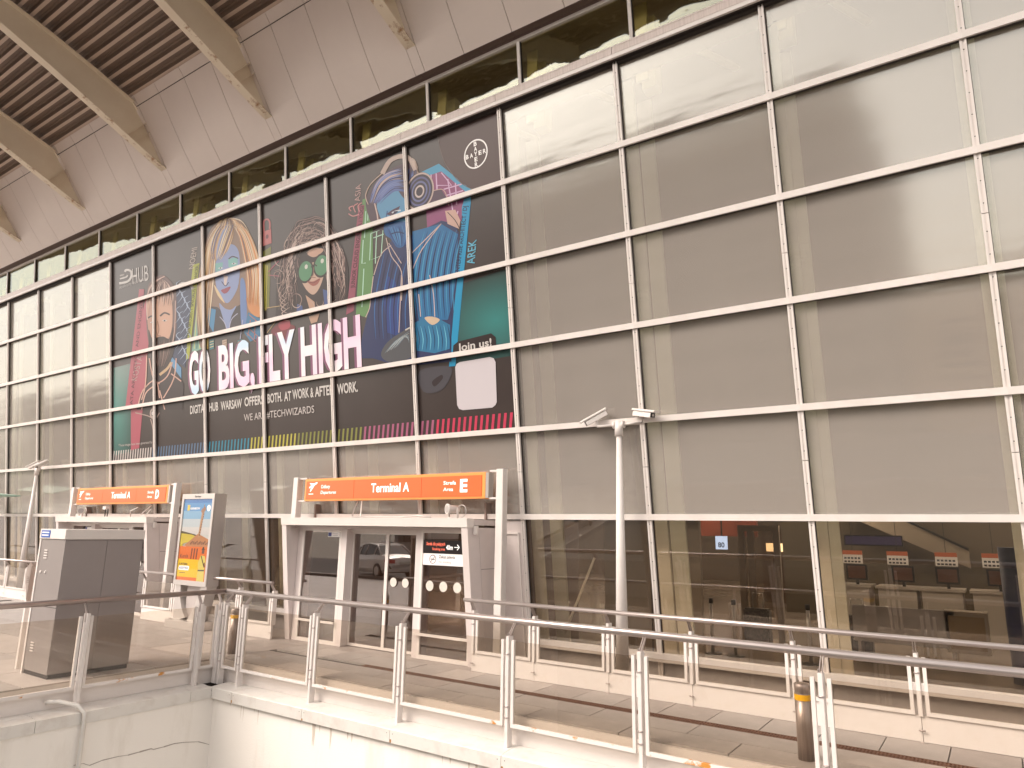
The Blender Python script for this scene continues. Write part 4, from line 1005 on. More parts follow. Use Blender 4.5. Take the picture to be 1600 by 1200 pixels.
ys_ = [-1.6, .4, 2.5, 4.55, 6.68, 7.028]
for a, c in zip(ys_, ys_[1:]):
    b = MB(); prof_ = [(-10.495, -.345), (-10.48+.03, -.355), (-10.45, -.505), (-10.465, -.505), (-10.48, -.37), (-10.84, -.345), (-10.84, -.325), (-10.66, -.325)]
    b.prism(prof_, 'y', a+.003, c-.003, COPING); b.build('coping', lw)
def onwall(px, py, X):
    dd_ = (px-800)/1090.54*rt-(py-600)/1090.54*up+fw; t_ = X/dd_.x; return EYE+dd_*t_
cr_pts = [(115, 1196), (130, 1193), (140, 1196), (160, 1188), (185, 1182), (200, 1180), (218, 1175), (236, 1170), (240, 1171), (256, 1167), (272, 1162), (286, 1160), (310, 1159), (322, 1162), (335, 1166)]
b = MB(); pts = [onwall(x, y, -10.466) for x, y in cr_pts]
for p, q in zip(pts, pts[1:]):
    hh_ = random.uniform(.004, .011)
    b.hexa([p-Vector((.002, 0, hh_)), q-Vector((.002, 0, hh_*.7)), q+Vector((.0, 0, -hh_*.7)), p+Vector((.0, 0, -hh_)), p+Vector((-.002, 0, hh_)), q+Vector((-.002, 0, hh_*.7)), q+Vector((0, 0, hh_*.7)), p+Vector((0, 0, hh_))], CRACK)
b.build('crack', lw)
dripm = mat('drip_stain', (.62, .54, .46), .85)
for i in range(40):
    x_ = random.uniform(-10.2, -1); l_ = random.uniform(.08, .45); w_ = random.uniform(.008, .03)
    b = MB(); b.flat([(x_-w_, 7.087, -.40), (x_+w_, 7.087, -.40), (x_+w_*.5, 7.087, -.45-l_*.7), (x_, 7.087, -.45-l_), (x_-w_*.4, 7.087, -.45-l_*.6)], dripm); b.build('stain', rw)
# conduit coming over the coping
c0 = onwall(73, 1089, -10.80)
b = MB(); b.tube([(-10.80, c0.y, -.22), (-10.66, c0.y+.10, -.21), (-10.48, c0.y+.26, -.26), (-10.41, c0.y+.33, -.36), (-10.41, c0.y+.34, -.55), (-10.42, c0.y+.34, -3.0)], .028, COPING, 12)
cp = b.build('conduit'); tag(cp, 'bent white conduit pipe running over the coping and down the left wall', 'pipe')

# ------------------------------------------------------------------ bollards
def bollard(x, y, h_, label, group='steel bollards with yellow bands'):
    t = thing('bollard', label, 'bollard', (x, y, 0), group)
    b = MB(); b.tube([(x, y, 0), (x, y, h_-.09)], .075, STEELD, 28); b.build('shaft', t)
    b = MB(); b.tube([(x, y, h_-.09), (x, y, h_-.082), (x, y, h_-.075), (x, y, h_-.01), (x, y, h_)], [.075, .07, .075, .075, .066], STEELD, 28); b.build('head', t)
    b = MB(); b.tube([(x, y, h_-.155), (x, y, h_-.10)], .0775, YELLOW, 28, cap=False); b.build('reflective_band', t)
    return t
def at_y(px, py, Y):
    dd_ = (px-800)/1090.54*rt-(py-600)/1090.54*up+fw; return EYE+dd_*(Y/dd_.y)
pb = at_y(368.7, 951, 7.75); bollard(pb.x, 7.75, pb.z, 'steel bollard with yellow band in front of the lightbox near the railing corner')
pb = at_y(1252.5, 1067, 7.75); bollard(pb.x, 7.75, pb.z, 'steel bollard with yellow band at the lower right behind the nearest railing')

# ------------------------------------------------------------------ cabinet
t = thing('service_cabinet', 'tall dark grey technical cabinet with pale top band and small blue plate', 'cabinet', (-11.4, 5.5, 0))
cx0, cx1, cy0, cy1 = -11.95, -11.15, 4.90, 6.04
b = MB(); b.box(cx0+.045, cx1-.003, cy0+.006, cy1-.006, .06, 1.90, KIOSKL); b.box(cx0+.045, cx1-.01, cy0+.02, cy1-.02, 0, .06, GASKET); b.build('body', t)
for a, c in ((cy0+.012, cy0+.012+.575), (cy0+.593, cy1-.012)):
    b = MB(); b.box(cx1-.003, cx1+.004, a, c, .075, 1.885, KIOSKD); b.build('side_panel', t, bevel=.002)
b = MB(); b.box(cx0, cx0+.042, cy0-.004, cy1, 0, 1.90, WHITE); b.build('corner_strip', t)
b = MB(); b.box(cx0-.01, cx1+.012, cy0-.012, cy1+.01, 1.905, 2.05, WHITE); b.build('top_band', t, bevel=.006)
s = MB(); s.box(cx0+.05, cx0+.33, cy0-.018, cy0-.012, 1.925, 2.03, mat('plate_blue', lin((55, 90, 165)), .4)); pl = s.build('name_plate', t)
s = MB(); s.box(cx0+.08, cx0+.30, cy0-.021, cy0-.018, 1.990, 2.006, PRINTW); s.box(cx0+.08, cx0+.29, cy0-.021, cy0-.018, 1.950, 1.966, PRINTW); s.build('lettering', pl)
for z0_ in (1.62, .32):
    for i in range(4):
        s = MB(); s.box(cx0+.19, cx0+.29, cy0-.003, cy0+.006, z0_+i*.038, z0_+i*.038+.015, WHITE); s.build('vent_slot', t)
for xx in (.16, .31):
    s = MB(); s.tube([(cx0+xx, cy0-.006, 1.43), (cx0+xx, cy0+.01, 1.43)], .018, WHITE, 14); s.build('lock', t)
for zz in (.95,):
    s = MB(); s.box(cx0+.046, cx1-.004, cy0+.001, cy0+.006, zz, zz+.006, GASKET); s.build('seam', t)
# call post beside it
q = at_y(49, 905, 5.0)
t = thing('intercom_post', 'short white post with a slanted perforated metal head left of the cabinet', 'intercom', (q.x, 5.0, 0))
b = MB(); b.box(q.x-.06, q.x-.01, 4.98, 5.04, 0, 1.42, WHITE); b.build('post', t)
b = MB(); b.prism([(q.x-.05, 1.32), (q.x+.10, 1.32-.35), (q.x+.13, 1.50), (q.x+.05, 1.55), (q.x-.04, 1.45)], 'y', 4.93, 5.08, STEELD); hd = b.build('head', t, bevel=.008)
s = MB()
for i in range(4):
    for j in range(4): s.box(q.x+.03+i*.02, q.x+.036+i*.02, 4.926, 4.93, 1.25+j*.025, 1.256+j*.025, BLACK)
stuff(s.build('perforations', hd))
# brown post base at the far left edge of the frame
q = at_y(5, 960, 4.6)

# ------------------------------------------------------------------ lightbox
t = thing('advertising_lightbox', 'free standing white lightbox with yellow travel poster on a curved foot', 'advertising stand', (-14.2, 9.0, 0))
x0, x1 = -14.93, -13.72; yb, yf = 9.05, 8.85
zb, zt = .88, 2.81
b = MB(); b.box(x0, x1, yf+.03, yf+.30, zb, zt, ALU); b.build('housing', t, bevel=.01)
b = MB(); b.box(x0+.0, x1, yf, yf+.028, zt-.11, zt-.0, ALU); b.box(x0, x1, yf, yf+.028, zb, zb+.10, ALU); b.box(x0, x0+.07, yf, yf+.028, zb+.10, zt-.11, ALU); b.box(x1-.07, x1, yf, yf+.028, zb+.10, zt-.11, ALU); fm = b.build('front_frame', t)
s = MB(); text(s, 'Ströer', ((x0+x1)/2-.12, yf-.003, zt-.08), ((x0+x1)/2+.12, yf-.003, zt-.08), ((x0+x1)/2-.12, yf-.003, zt-.035), BLACK, .02); s.build('lettering', fm)
yp = yf+.022
def PP(u, v, k=0): return (x0+.07+(x1-x0-.14)*u, yp-.001-k*.0015, zb+.10+(zt-zb-.21)*v)
s = MB()
def pq(u0_, v0, u1_, v1, rgb, k, e=.0): s.face([PP(u0_, v0, k), PP(u1_, v0, k), PP(u1_, v1, k), PP(u0_, v1, k)], ink(*rgb))
SKYP = [(45, 125, 200), (80, 155, 215), (140, 190, 225), (205, 215, 220), (225, 220, 215)]
for i, c in enumerate(SKYP): pq(0, .95-i*.10, 1, 1.0-i*.10+(.05 if i else 0), c, .1*i)
pq(0, .46, 1, .56, (215, 215, 210), .6)
s.flat([PP(*p, 1) for p in ((0, .60), (.25, .58), (.5, .56), (.62, .54), (.5, .50), (0, .48))], ink(90, 75, 30)); s.flat([PP(*p, 1.2) for p in ((0, .57), (.4, .555), (.58, .53), (.35, .47), (.1, .44), (.1, .40), (0, .40))], ink(225, 200, 60))
s.flat([PP(*p, 1.4) for p in ((.15, .42), (.60, .57), (1, .50), (1, .40), (.55, .38))], ink(205, 140, 90))
for i in range(14): s.flat([PP(.35+.045*i, .44+.02*(i % 3), 1.6), PP(.38+.045*i, .43, 1.6), PP(.39+.045*i, .47+.015*(i % 2), 1.6)], ink(110, 50, 30) if i % 2 else ink(70, 35, 25))
s.flat([PP(*p, 1.5) for p in ((.60, .52), (.67, .52), (.74, .82), (.76, .86), (.70, .87), (.66, .83))], ink(200, 150, 105))       # giraffe neck
for i in range(9): s.face([PP(.635+.010*i, .545+.032*i, 1.8), PP(.665+.010*i, .545+.032*i, 1.8), PP(.668+.010*i, .562+.032*i, 1.8), PP(.64+.010*i, .565+.032*i, 1.8)], ink(115, 60, 35))
s.flat([PP(*p, 1.8) for p in ((.62, .84), (.70, .82), (.79, .86), (.78, .89), (.74, .90), (.73, .93), (.71, .93), (.71, .89), (.66, .88))], ink(170, 120, 85))
pq(0, .0, 1, .41, (245, 120, 30), 2.0); pq(0, .04, .72, .255, (255, 210, 10), 2.2)
for i in range(3): s.face([PP(.42+i*.09, .26, 2.3), PP(.46+i*.09, .26, 2.3), PP(.48+i*.09, .39, 2.3), PP(.43+i*.09, .39, 2.3)], ink(130, 60, 30))
s.flat([PP(*p, 2.6) for p in ((.70, .0), (.95, .0), (.94, .14), (.97, .22), (.92, .30), (.78, .31), (.70, .22), (.73, .14))], ink(240, 220, 110))     # figure
s.flat([PP(*p, 2.8) for p in ((.80, .33), (.88, .33), (.89, .37), (.86, .39), (.82, .39), (.80, .37))], ink(120, 80, 60)); s.flat([PP(*p, 3.0) for p in ((.76, .375), (.92, .38), (.88, .385), (.86, .41), (.82, .41), (.80, .383))], ink(60, 50, 45))
s.face([PP(.72, .12, 3), PP(.94, .125, 3), PP(.94, .14, 3), PP(.72, .135, 3)], ink(60, 45, 40)); s.face([PP(.90, .17, 3), PP(.96, .17, 3), PP(.94, .23, 3), PP(.90, .22, 3)], ink(150, 90, 65)); s.face([PP(.78, .30, 3), PP(.80, .31, 3), PP(.93, .18, 3), PP(.91, .17, 3)], ink(60, 45, 40))
pq(.13, .855, .22, .925, (245, 215, 50), 1.2)
text(s, 'RAINBOW', PP(.24, .868, 1.2), PP(.58, .868, 1.2), PP(.24, .895, 1.2), PRINTW, .03)
s.flat([PP(.88+.065*math.cos(i*.45), .885+.040*math.sin(i*.45), 1.2) for i in range(14)], PRINTW); text(s, '-1%', PP(.84, .877, 1.5), PP(.92, .877, 1.5), PP(.84, .894, 1.5), ink(60, 110, 180), .01)
text(s, 'Kenia', PP(.06, .265, 3), PP(.34, .275, 3), PP(.06, .315, 3), BLACK, .0)
text(s, 'LATEM', PP(.06, .185, 3), PP(.34, .185, 3), PP(.06, .208, 3), ink(90, 60, 40), .03)
s.flat([PP(*p, 2.8) for p in ((.05, .12), (.40, .12), (.42, .16), (.40, .175), (.06, .172), (.04, .15))], PRINTW)
text(s, 'EGZOTYKA', PP(.07, .135, 3.2), PP(.38, .135, 3.2), PP(.07, .16, 3.2), ink(70, 110, 170), .03)
s.face([PP(.08, .085, 3), PP(.30, .085, 3), PP(.30, .092, 3), PP(.08, .092, 3)], ink(90, 60, 40))
po = s.build('poster', t)
b = MB(); b.box(x0+.07, x1-.07, yf+.004, yf+.008, zb+.10, zt-.11, glass('poster_glass', (.97, .97, .97), 1.2)); b.build('glass', t)
# curved foot
left = [(x0+.02, .88), (x0+.02, .50), (x0+.10, .28), (x0+.28, .20), (x0+.28, .19), (x0+.42, .19), (x0+.42, .2)]
b = MB(); arc = [(x0+.22+.42*math.sin(a)*1.0, .88-.66*(1-math.cos(a))) for a in [0]]
prof_ = [(x0+.02, .88), (x0+.22, .88), (x0+.24, .62), (x0+.34, .40), (x0+.50, .22), (x0+.30, .17), (x0+.06, .17)]
b.prism(prof_, 'y', yf+.05, yf+.28, ALU); b.build('foot', t)
b = MB(); b.prism([(x1-.24, .88), (x1-.02, .88), (x1-.12, .5), (x1-.26, .17), (x1-.62, .17), (x1-.42, .45)], 'y', yf+.05, yf+.28, ALU); b.build('foot', t)
b = MB(); b.box(x0+.34, x1-.30, yf+.14, yf+.16, .17, .88, mat('foot_panel', (.42, .37, .35), .3)); b.build('foot_panel', t)
b = MB(); b.box(x0+.0, x1-.05, yf-.10, yf+.42, 0, .17, ALU); b.build('base', t, bevel=.01)

# ------------------------------------------------------------------ camera poles
def cctv(x, y, ztop, label, dirs):
    t = thing('camera_pole', label, 'security cameras', (x, y, 0), 'camera poles')
    b = MB(); b.tube([(x, y, 0), (x, y, ztop-.15)], [.10, .040], RAILW, 20); b.build('pole', t)
    b = MB(); b.tube([(x, y, ztop-.15), (x, y, ztop+.08)], .062, WHITE, 16); b.build('pole_head', t)
    for sgn, (az, el, reach) in dirs.items():
        a = Vector((sgn*reach, 0, 0)); e = Vector((x, y, ztop+.02))
        b = MB(); b.tube([e+Vector((sgn*.05, 0, 0)), e+Vector((sgn*.09, 0, 0))], .055, WHITE, 12); b.tube([e+Vector((sgn*.05, 0, 0)), e+a, e+a+Vector((sgn*.02, 0, .09))], .02, WHITE, 8); br = b.build('arm', t)
        c = e+a+Vector((sgn*.03, 0, .14))
        f = Vector((math.cos(el)*math.cos(az), math.cos(el)*math.sin(az), math.sin(el))); s_ = f.cross(Vector((0, 0, 1))).normalized(); u_ = s_.cross(f)
        def blk(mb, l0, l1, w0, h0, h1, m, cham=.02):
            sec = [(-w0, h0), (w0, h0), (w0, h1-cham), (w0-cham, h1), (-w0+cham, h1), (-w0, h1-cham)]
            A = [c+f*l0+s_*p+u_*q for p, q in sec]; B_ = [c+f*l1+s_*p+u_*q for p, q in sec]; nn = len(sec)
            for i in range(nn): j = (i+1) % nn; mb.face([A[i], A[j], B_[j], B_[i]], m)
            mb.face(A, m); mb.face(B_, m)
        b = MB(); blk(b, -.18, .18, .052, -.05, .03, WHITE); cm = b.build('camera', t)
        b = MB(); blk(b, -.20, .25, .062, .032, .062, WHITE, .015)
        b.build('sunshield', cm)
        b = MB(); blk(b, .181, .184, .045, -.045, .025, BLACK, .008); b.tube([c+f*.184-u_*.01, c+f*.19-u_*.01], .02, ALU, 12); b.build('lens_window', cm)
    return t
cctv(-4.565, 9.5, 3.70, 'tapered pole with two white security cameras in front of the glass right of the banner', {-1: (R(215), R(-30), .36), 1: (R(-20), R(-12), .38)})
cctv(-23.58, 9.3, 3.68, 'far camera pole with two security cameras at the left edge beyond the cabinet', {-1: (R(205), R(-25), .22), 1: (R(-70), R(-28), .20)})
# pale green canopy tip entering at the far left
q = at_y(6, 774, 9.0)
b = MB(); b.prism([(q.x-2.5, q.z+.16), (q.x+.12, q.z+.02), (q.x+.12, q.z-.02), (q.x-2.5, q.z-.04)], 'y', 8.6, 9.4, mat('green_awning', (.35, .5, .42), .4)); tag(b.build('awning'), 'pale green awning tip entering at the left edge beside the far camera pole', 'awning')

# ------------------------------------------------------------------ check-in hall seen through the clear panes
def desk(x, y, label, k):
    t = thing('check_in_desk', label, 'desk', (x, y, 0), 'check-in desks')
    b = MB(); b.box(x-.50, x+.25, y, y+.8, 0, 1.0, COUNTER); b.box(x-.55, x+.30, y-.05, y+.85, 1.0, 1.05, COUNTER); b.build('counter', t)
    b = MB(); b.box(x+.27, x+.85, y+.1, y+.7, .05, .45, mat('belt_grey', (.12, .11, .10), .6)); b.box(x+.25, x+.87, y+.05, y+.10, 0, .55, COUNTER); b.build('baggage_belt', t)
    b = MB(); b.box(x-.22, x+.22, y+.22, y+.26, 1.15, 1.50, BLACK); b.box(x-.03, x+.03, y+.24, y+.28, 1.05, 1.2, BLACK); mo = b.build('monitor', t)
    b = MB(); b.box(x-.18, x+.18, y+.212, y+.22, 1.19, 1.46, mat('monitor_face', (.16, .07, .04), .3)); b.build('screen', mo)
    return t
xs4 = [at_y(px, 905, 18).x for px in (1337, 1410, 1480, 1562)]
lab = ['check-in desk behind the glass, nearest the green column on the left', 'second check-in desk behind the glass counted from the green column', 'third check-in desk behind the glass, under the right half of the rail', 'check-in desk behind the glass at the right frame edge']
lab2 = ['orange and white counter sign hanging over the check-in desk nearest the column', 'orange and white counter sign over the second check-in desk from the column', 'orange and white counter sign over the third check-in desk', 'orange and white counter sign over the check-in desk at the right frame edge']
for i, x in enumerate(xs4):
    desk(x, 18, lab[i], i)
    z = at_y(1337+i*73, 871+i*2, 17.6).z; xx = at_y((1332, 1402, 1478, 1552)[i], 870, 17.6).x
    t = thing('counter_sign', lab2[i], 'sign', (xx, 17.6, z), 'hanging counter signs')
    b = MB(); b.box(xx-.20, xx+.20, 17.59, 17.62, z-.13, z+.06, mat('board_white', (.65, .6, .52), .4, emit=.12)); b.build('board', t)
    b = MB(); b.box(xx-.20, xx+.20, 17.58, 17.62, z+.062, z+.15, mat('board_orange', (.45, .12, .05), .4, emit=.10)); b.build('header', t)
    b = MB()
    for r_ in range(2):
        for c_ in range(5): b.box(xx-.17+c_*.07, xx-.12+c_*.07, 17.583, 17.589, z-.11+r_*.075, z-.07+r_*.075, BLACK)
    b.build('print', t)
    b = MB(); b.box(xx-.005, xx+.005, 17.60, 17.61, z+.15, 3.5, BLACK); b.build('hanger', t)
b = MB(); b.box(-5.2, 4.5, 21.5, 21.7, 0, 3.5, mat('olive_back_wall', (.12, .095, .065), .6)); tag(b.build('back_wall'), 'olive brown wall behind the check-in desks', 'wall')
t = thing('departure_display', 'row of dark flight displays above the check-in desks', 'display', (-1, 20, 2.2))
for i in range(5):
    z = 2.02; xx = at_y(1330+i*17, 842, 20).x
    b = MB(); b.box(xx-.17, xx+.17, 20, 20.06, z-.12, z+.14, BLACK); o = b.build('display', t)
    b = MB(); b.box(xx-.14, xx+.14, 19.994, 19.999, z-.09, z+.11, mat('display_violet', (.035, .025, .06), .3, emit=.25)); b.build('screen', o)
# shops and signs further left
q0, q1 = at_y(1045, 828, 26), at_y(1182, 826, 26)
b = MB(); b.box(q0.x+1.2, q1.x, 26, 26.2, 2.05, 2.75, REDSIGN); tag(b.build('shop_fascia'), 'long red orange shop fascia deep inside the hall', 'sign')
q = at_y(1127, 848, 22)
t = thing('info_screen', 'small glowing blue white information screen showing a number deep inside the hall', 'screen', (q.x, 22, q.z))
b = MB(); b.box(q.x-.18, q.x+.18, 22, 22.05, q.z-.20, q.z+.20, GLOW); b.build('screen', t)
b = MB(); text(b, '80', (q.x-.10, 21.99, q.z-.14), (q.x+.10, 21.99, q.z-.14), (q.x-.10, 21.99, q.z+.02), BLACK, .02); b.build('lettering', t)
b = MB(); b.box(q.x-.02, q.x+.02, 22.05, 22.09, q.z+.2, 3.5, BLACK); b.build('hanger', t)
q0, q1 = at_y(1157, 838, 15), at_y(1212, 838, 15)
t = thing('glazed_booth', 'beige framed glazed booth standing inside the hall', 'booth', ((q0.x+q1.x)/2, 15, 0))
for xx in (q0.x, (q0.x*.72+q1.x*.28), q1.x):
    b = MB(); b.box(xx-.06, xx+.06, 15, 15.1, 0, 2.2, INTB); b.build('frame_post', t)
b = MB(); b.box(q0.x-.06, q1.x+.06, 14.99, 15.11, 2.2, 2.32, INTB); b.build('head_rail', t)
b = MB(); b.box(q0.x, q1.x, 15.04, 15.06, .1, 2.2, CLEAR); b.build('glass', t)
q = at_y(1235, 855, 24); b = MB()
t = thing('lit_kiosk', 'warm lit kiosk with small bright panels deep in the hall', 'kiosk', (q.x, 24, 0))
b.box(q.x-.9, q.x+.9, 24, 24.8, 0, 2.3, mat('kiosk_brown', (.12, .07, .04), .6)); b.build('body', t)
for i in range(4):
    b = MB(); b.box(q.x-.75+i*.38, q.x-.5+i*.38, 23.97, 24, 1.60, 1.86, GLOWW if i != 2 else mat('kiosk_panel', (.5, .2, .06), .5, emit=.8)); b.build('lit_panel', t)
q = at_y(1578, 900, 13.5)
b = MB(); b.tube([(q.x+.05, 13.6, 0), (q.x+.05, 13.6, 2.0)], .17, mat('dark_blue_panel', (.02, .03, .09), .4), 16); tag(b.build('blue_pillar'), 'dark blue rounded pillar inside the hall at the right frame edge', 'pillar')
# escalator rising behind the desks
q0, q1 = at_y(1515, 872, 20.9), at_y(1395, 818, 20.9)
t = thing('escalator', 'pale inclined escalator side rising to the left behind the check-in desks', 'escalator', (q0.x, 20.9, 0))
b = MB(); b.hexa([(q1.x-1, 20.9, q1.z+.15), (q0.x, 20.9, q0.z-.25), (q0.x, 21.1, q0.z-.25), (q1.x-1, 21.1, q1.z+.15), (q1.x-1, 20.9, q1.z+.75), (q0.x, 20.9, q0.z+.15), (q0.x, 21.1, q0.z+.15), (q1.x-1, 21.1, q1.z+.75)], mat('escalator_side', (.32, .27, .21), .4)); b.build('balustrade', t)
b = MB(); b.tube([(q0.x, 20.88, q0.z+.20), (q1.x-1, 20.88, q1.z+.80)], .03, BLACK, 8); b.build('handrail', t)
# queue barriers
for i, px in enumerate((1075, 1110, 1145, 1260, 1300)):
    q = at_y(px, 925, 13.2); t = thing('queue_post', ('queue post behind the glass next to the double green column', 'queue post behind the glass below the shop fascia', 'queue post behind the glass left of the patterned suitcase', 'queue post behind the glass just left of the wide mullion', 'queue post behind the glass on the right of the wide mullion')[i], 'queue post', (q.x, 13.2, 0), 'queue posts')
    b = MB(); b.tube([(q.x, 13.2, .02), (q.x, 13.2, .95)], .03, ALU, 12); b.build('pole', t)
    b = MB(); b.tube([(q.x, 13.2, 0), (q.x, 13.2, .02)], .16, BLACK, 16); b.build('base', t)
    b = MB(); b.tube([(q.x, 13.2, .88), (q.x, 13.2, .97)], .04, BLACK, 12); b.build('head', t)
# seats, trolleys and cases
def suitcase(px, label, rgb):
    q = at_y(px, 925, 14.5); t = thing('suitcase', label, 'suitcase', (q.x, 14.5, 0), 'suitcases in the hall'); x = q.x
    m_ = mat('case_%d' % px, rgb, .5, noise=(25, tuple(v*2.2 for v in rgb), .45, .55))
    b = MB(); b.box(x-.24, x+.24, 14.4, 14.66, .06, .72, m_); b.build('shell', t, bevel=.03)
    b = MB(); b.tube([(x-.1, 14.6, .70), (x-.1, 14.6, 1.0), (x+.1, 14.6, 1.0), (x+.1, 14.6, .70)], .012, ALU, 6); b.build('handle', t)
    for sx in (-.18, .18):
        b = MB(); b.tube([(x+sx, 14.5, .03), (x+sx+.03, 14.5, .03)], .03, BLACK, 10); b.build('wheel', t)
suitcase(1181, 'patterned dark suitcase standing behind the glass left of the wide mullion', (.05, .045, .04))
suitcase(1335, 'dark suitcase with raised handle behind the glass below the left check-in desk', (.04, .035, .032))
q = at_y(1430, 935, 14)
t = thing('waiting_bench', 'grey high backed bench behind the glass below the check-in desks', 'bench', (q.x, 14, 0))
b = MB(); b.box(q.x-1.0, q.x+.55, 14, 14.1, .35, .95, KICK); b.build('backrest', t, bevel=.01)
b = MB(); b.box(q.x-1.0, q.x+.55, 14.1, 14.6, .38, .46, KICK); b.build('seat', t, bevel=.01)
b = MB(); b.box(q.x-.95, q.x-.9, 14.05, 14.5, 0, .38, ALU); b.box(q.x+.45, q.x+.5, 14.05, 14.5, 0, .38, ALU); b.build('leg_frame', t)
q = at_y(1500, 935, 14); b = MB(); b.box(q.x-.25, q.x+.35, 14.0, 14.4, .3, .95, INTB); b.box(q.x-.2, q.x+.3, 13.99, 14.0, .36, .88, mat('bin_door', (.25, .17, .09), .5)); tag(b.build('waste_cupboard'), 'tan boxy cupboard right of the grey bench behind the glass', 'cupboard')

# people in the hall
def person(x, y, h_, label, lean_=0, rz=0, arm=.0, shirt=(.02, .018, .018), legs=(.015, .014, .016)):
    t = thing('person', label, 'person', (x, y, 0), 'people waiting inside the hall')
    s = h_/1.75
    J = {'pel': (0, 0, .95), 'ch': (0, -.02+lean_, 1.25), 'ne': (0, -.01+lean_*1.3, 1.47), 'he': (0, -.03+lean_*1.4, 1.60), 'top': (0, -.02+lean_*1.4, 1.70),
         'ls': (-.18, lean_, 1.40), 'le': (-.24, .02+lean_, 1.13), 'lh': (-.20, -.12-arm, 1.0+arm*.6), 'rs': (.18, lean_, 1.40), 're': (.24, .02+lean_, 1.13), 'rh': (.16, -.16-arm, 1.02+arm),
         'lhip': (-.10, 0, .88), 'lk': (-.11, -.02, .48), 'la': (-.11, .02, .09), 'lt': (-.12, -.13, .04), 'rhip': (.10, 0, .88), 'rk': (.12, -.05, .48), 'ra': (.13, .03, .09), 'rtt': (.14, -.12, .04)}
    Rd = {'pel': .14, 'ch': .155, 'ne': .06, 'he': .095, 'top': .075, 'ls': .065, 'le': .045, 'lh': .032, 'rs': .065, 're': .045, 'rh': .032, 'lhip': .095, 'lk': .06, 'la': .042, 'lt': .035, 'rhip': .095, 'rk': .06, 'ra': .042, 'rtt': .035}
    ed = [('pel', 'ch'), ('ch', 'ne'), ('ne', 'he'), ('he', 'top'), ('ch', 'ls'), ('ls', 'le'), ('le', 'lh'), ('ch', 'rs'), ('rs', 're'), ('re', 'rh'), ('pel', 'lhip'), ('lhip', 'lk'), ('lk', 'la'), ('la', 'lt'), ('pel', 'rhip'), ('rhip', 'rk'), ('rk', 'ra'), ('ra', 'rtt')]
    names = list(J); me = bpy.data.meshes.new('body'); me.from_pydata([tuple(c*s for c in J[n_]) for n_ in names], [(names.index(a), names.index(c)) for a, c in ed], [])
    ob = bpy.data.objects.new('body', me); col.objects.link(ob); ob.parent = t; ob.rotation_euler = (0, 0, rz)
    sk = ob.modifiers.new('Skin', 'SKIN')
    for i, n_ in enumerate(names): v = me.skin_vertices[0].data[i]; v.radius = (Rd[n_]*s, Rd[n_]*s*.8); v.use_root = (n_ == 'pel')
    sub = ob.modifiers.new('Sub', 'SUBSURF'); sub.levels = 2; sub.render_levels = 2
    dg = bpy.context.evaluated_depsgraph_get(); dg.update(); m2 = bpy.data.meshes.new_from_object(ob.evaluated_get(dg)); ob.modifiers.clear(); ob.data = m2; m2.materials.clear()
    skin = mat('skin', (.35, .20, .14), .5); cl = mat('dark_coat_%d' % int(x*10), shirt, .8); lg = mat('dark_trousers', legs, .8); hr_ = mat('dark_hair', (.02, .015, .012), .6)
    for mm in (cl, lg, skin, hr_): m2.materials.append(mm)
    for p in m2.polygons:
        z = p.center.z/s; p.use_smooth = True
        p.material_index = 1 if z < .92 else (2 if 1.47 < z < 1.67 or (z < 1.06 and abs(p.center.x) > .12 and p.center.y < -.08) else (3 if z >= 1.67 else 0))
q = at_y(985, 880, 15.5); person(q.x-.05, 15.5, 1.80, 'taller dark clothed person standing inside the hall left of the camera pole mullion', 0, R(15), .05)
q = at_y(997, 880, 15.2); person(q.x+.02, 15.2, 1.66, 'shorter dark clothed person standing close to the taller one inside the hall', -.03, R(-30), .12)

# ------------------------------------------------------------------ opposite side of the road: seen only mirrored in the glass
t = thing('parking_building', 'tall concrete parking building across the road, mirrored in the glass wall', 'building', (-28, -35, 0))
b = MB(); b.box(-52, -4.9, -60, -36.2, -6, 22.8, mat('garage_dark', (.12, .11, .10), .8)); b.build('core', t)
for i in range(8):
    b = MB(); b.box(-52.2, -4.7, -36.2, -35, i*2.85-.5, i*2.85+.75, CONC); b.build('parapet', t)
for i in range(9):
    b = MB(); b.box(-51.9+i*5.83, -51.4+i*5.83, -36.1, -35.3, -6, 22.6, CONC); b.build('column', t)
t = thing('low_depot', 'low ochre depot across the road, mirrored in the glass wall', 'building', (8, -45, 0))
b = MB(); b.box(-4.2, 30, -60, -45, -6, 8.2, mat('ochre_wall', (.55, .38, .22), .8)); b.build('wall', t)
for i in range(6):
    b = MB(); b.box(-2+i*5, .5+i*5, -45.05, -44.98, 1, 4, BLACK); b.build('window', t)
t = thing('office_block', 'distant grey office block beyond the road, mirrored in the left panes', 'building', (-150, -55, 0))
b = MB(); b.box(-172, -150, -70, -48, -6, 13, mat('office_wall', (.22, .20, .19), .7)); b.build('wall', t)
for i in range(4):
    b = MB(); b.box(-149.98, -149.9, -69, -49, -2+i*3.6, -.4+i*3.6, BLACK); b.build('window', t)
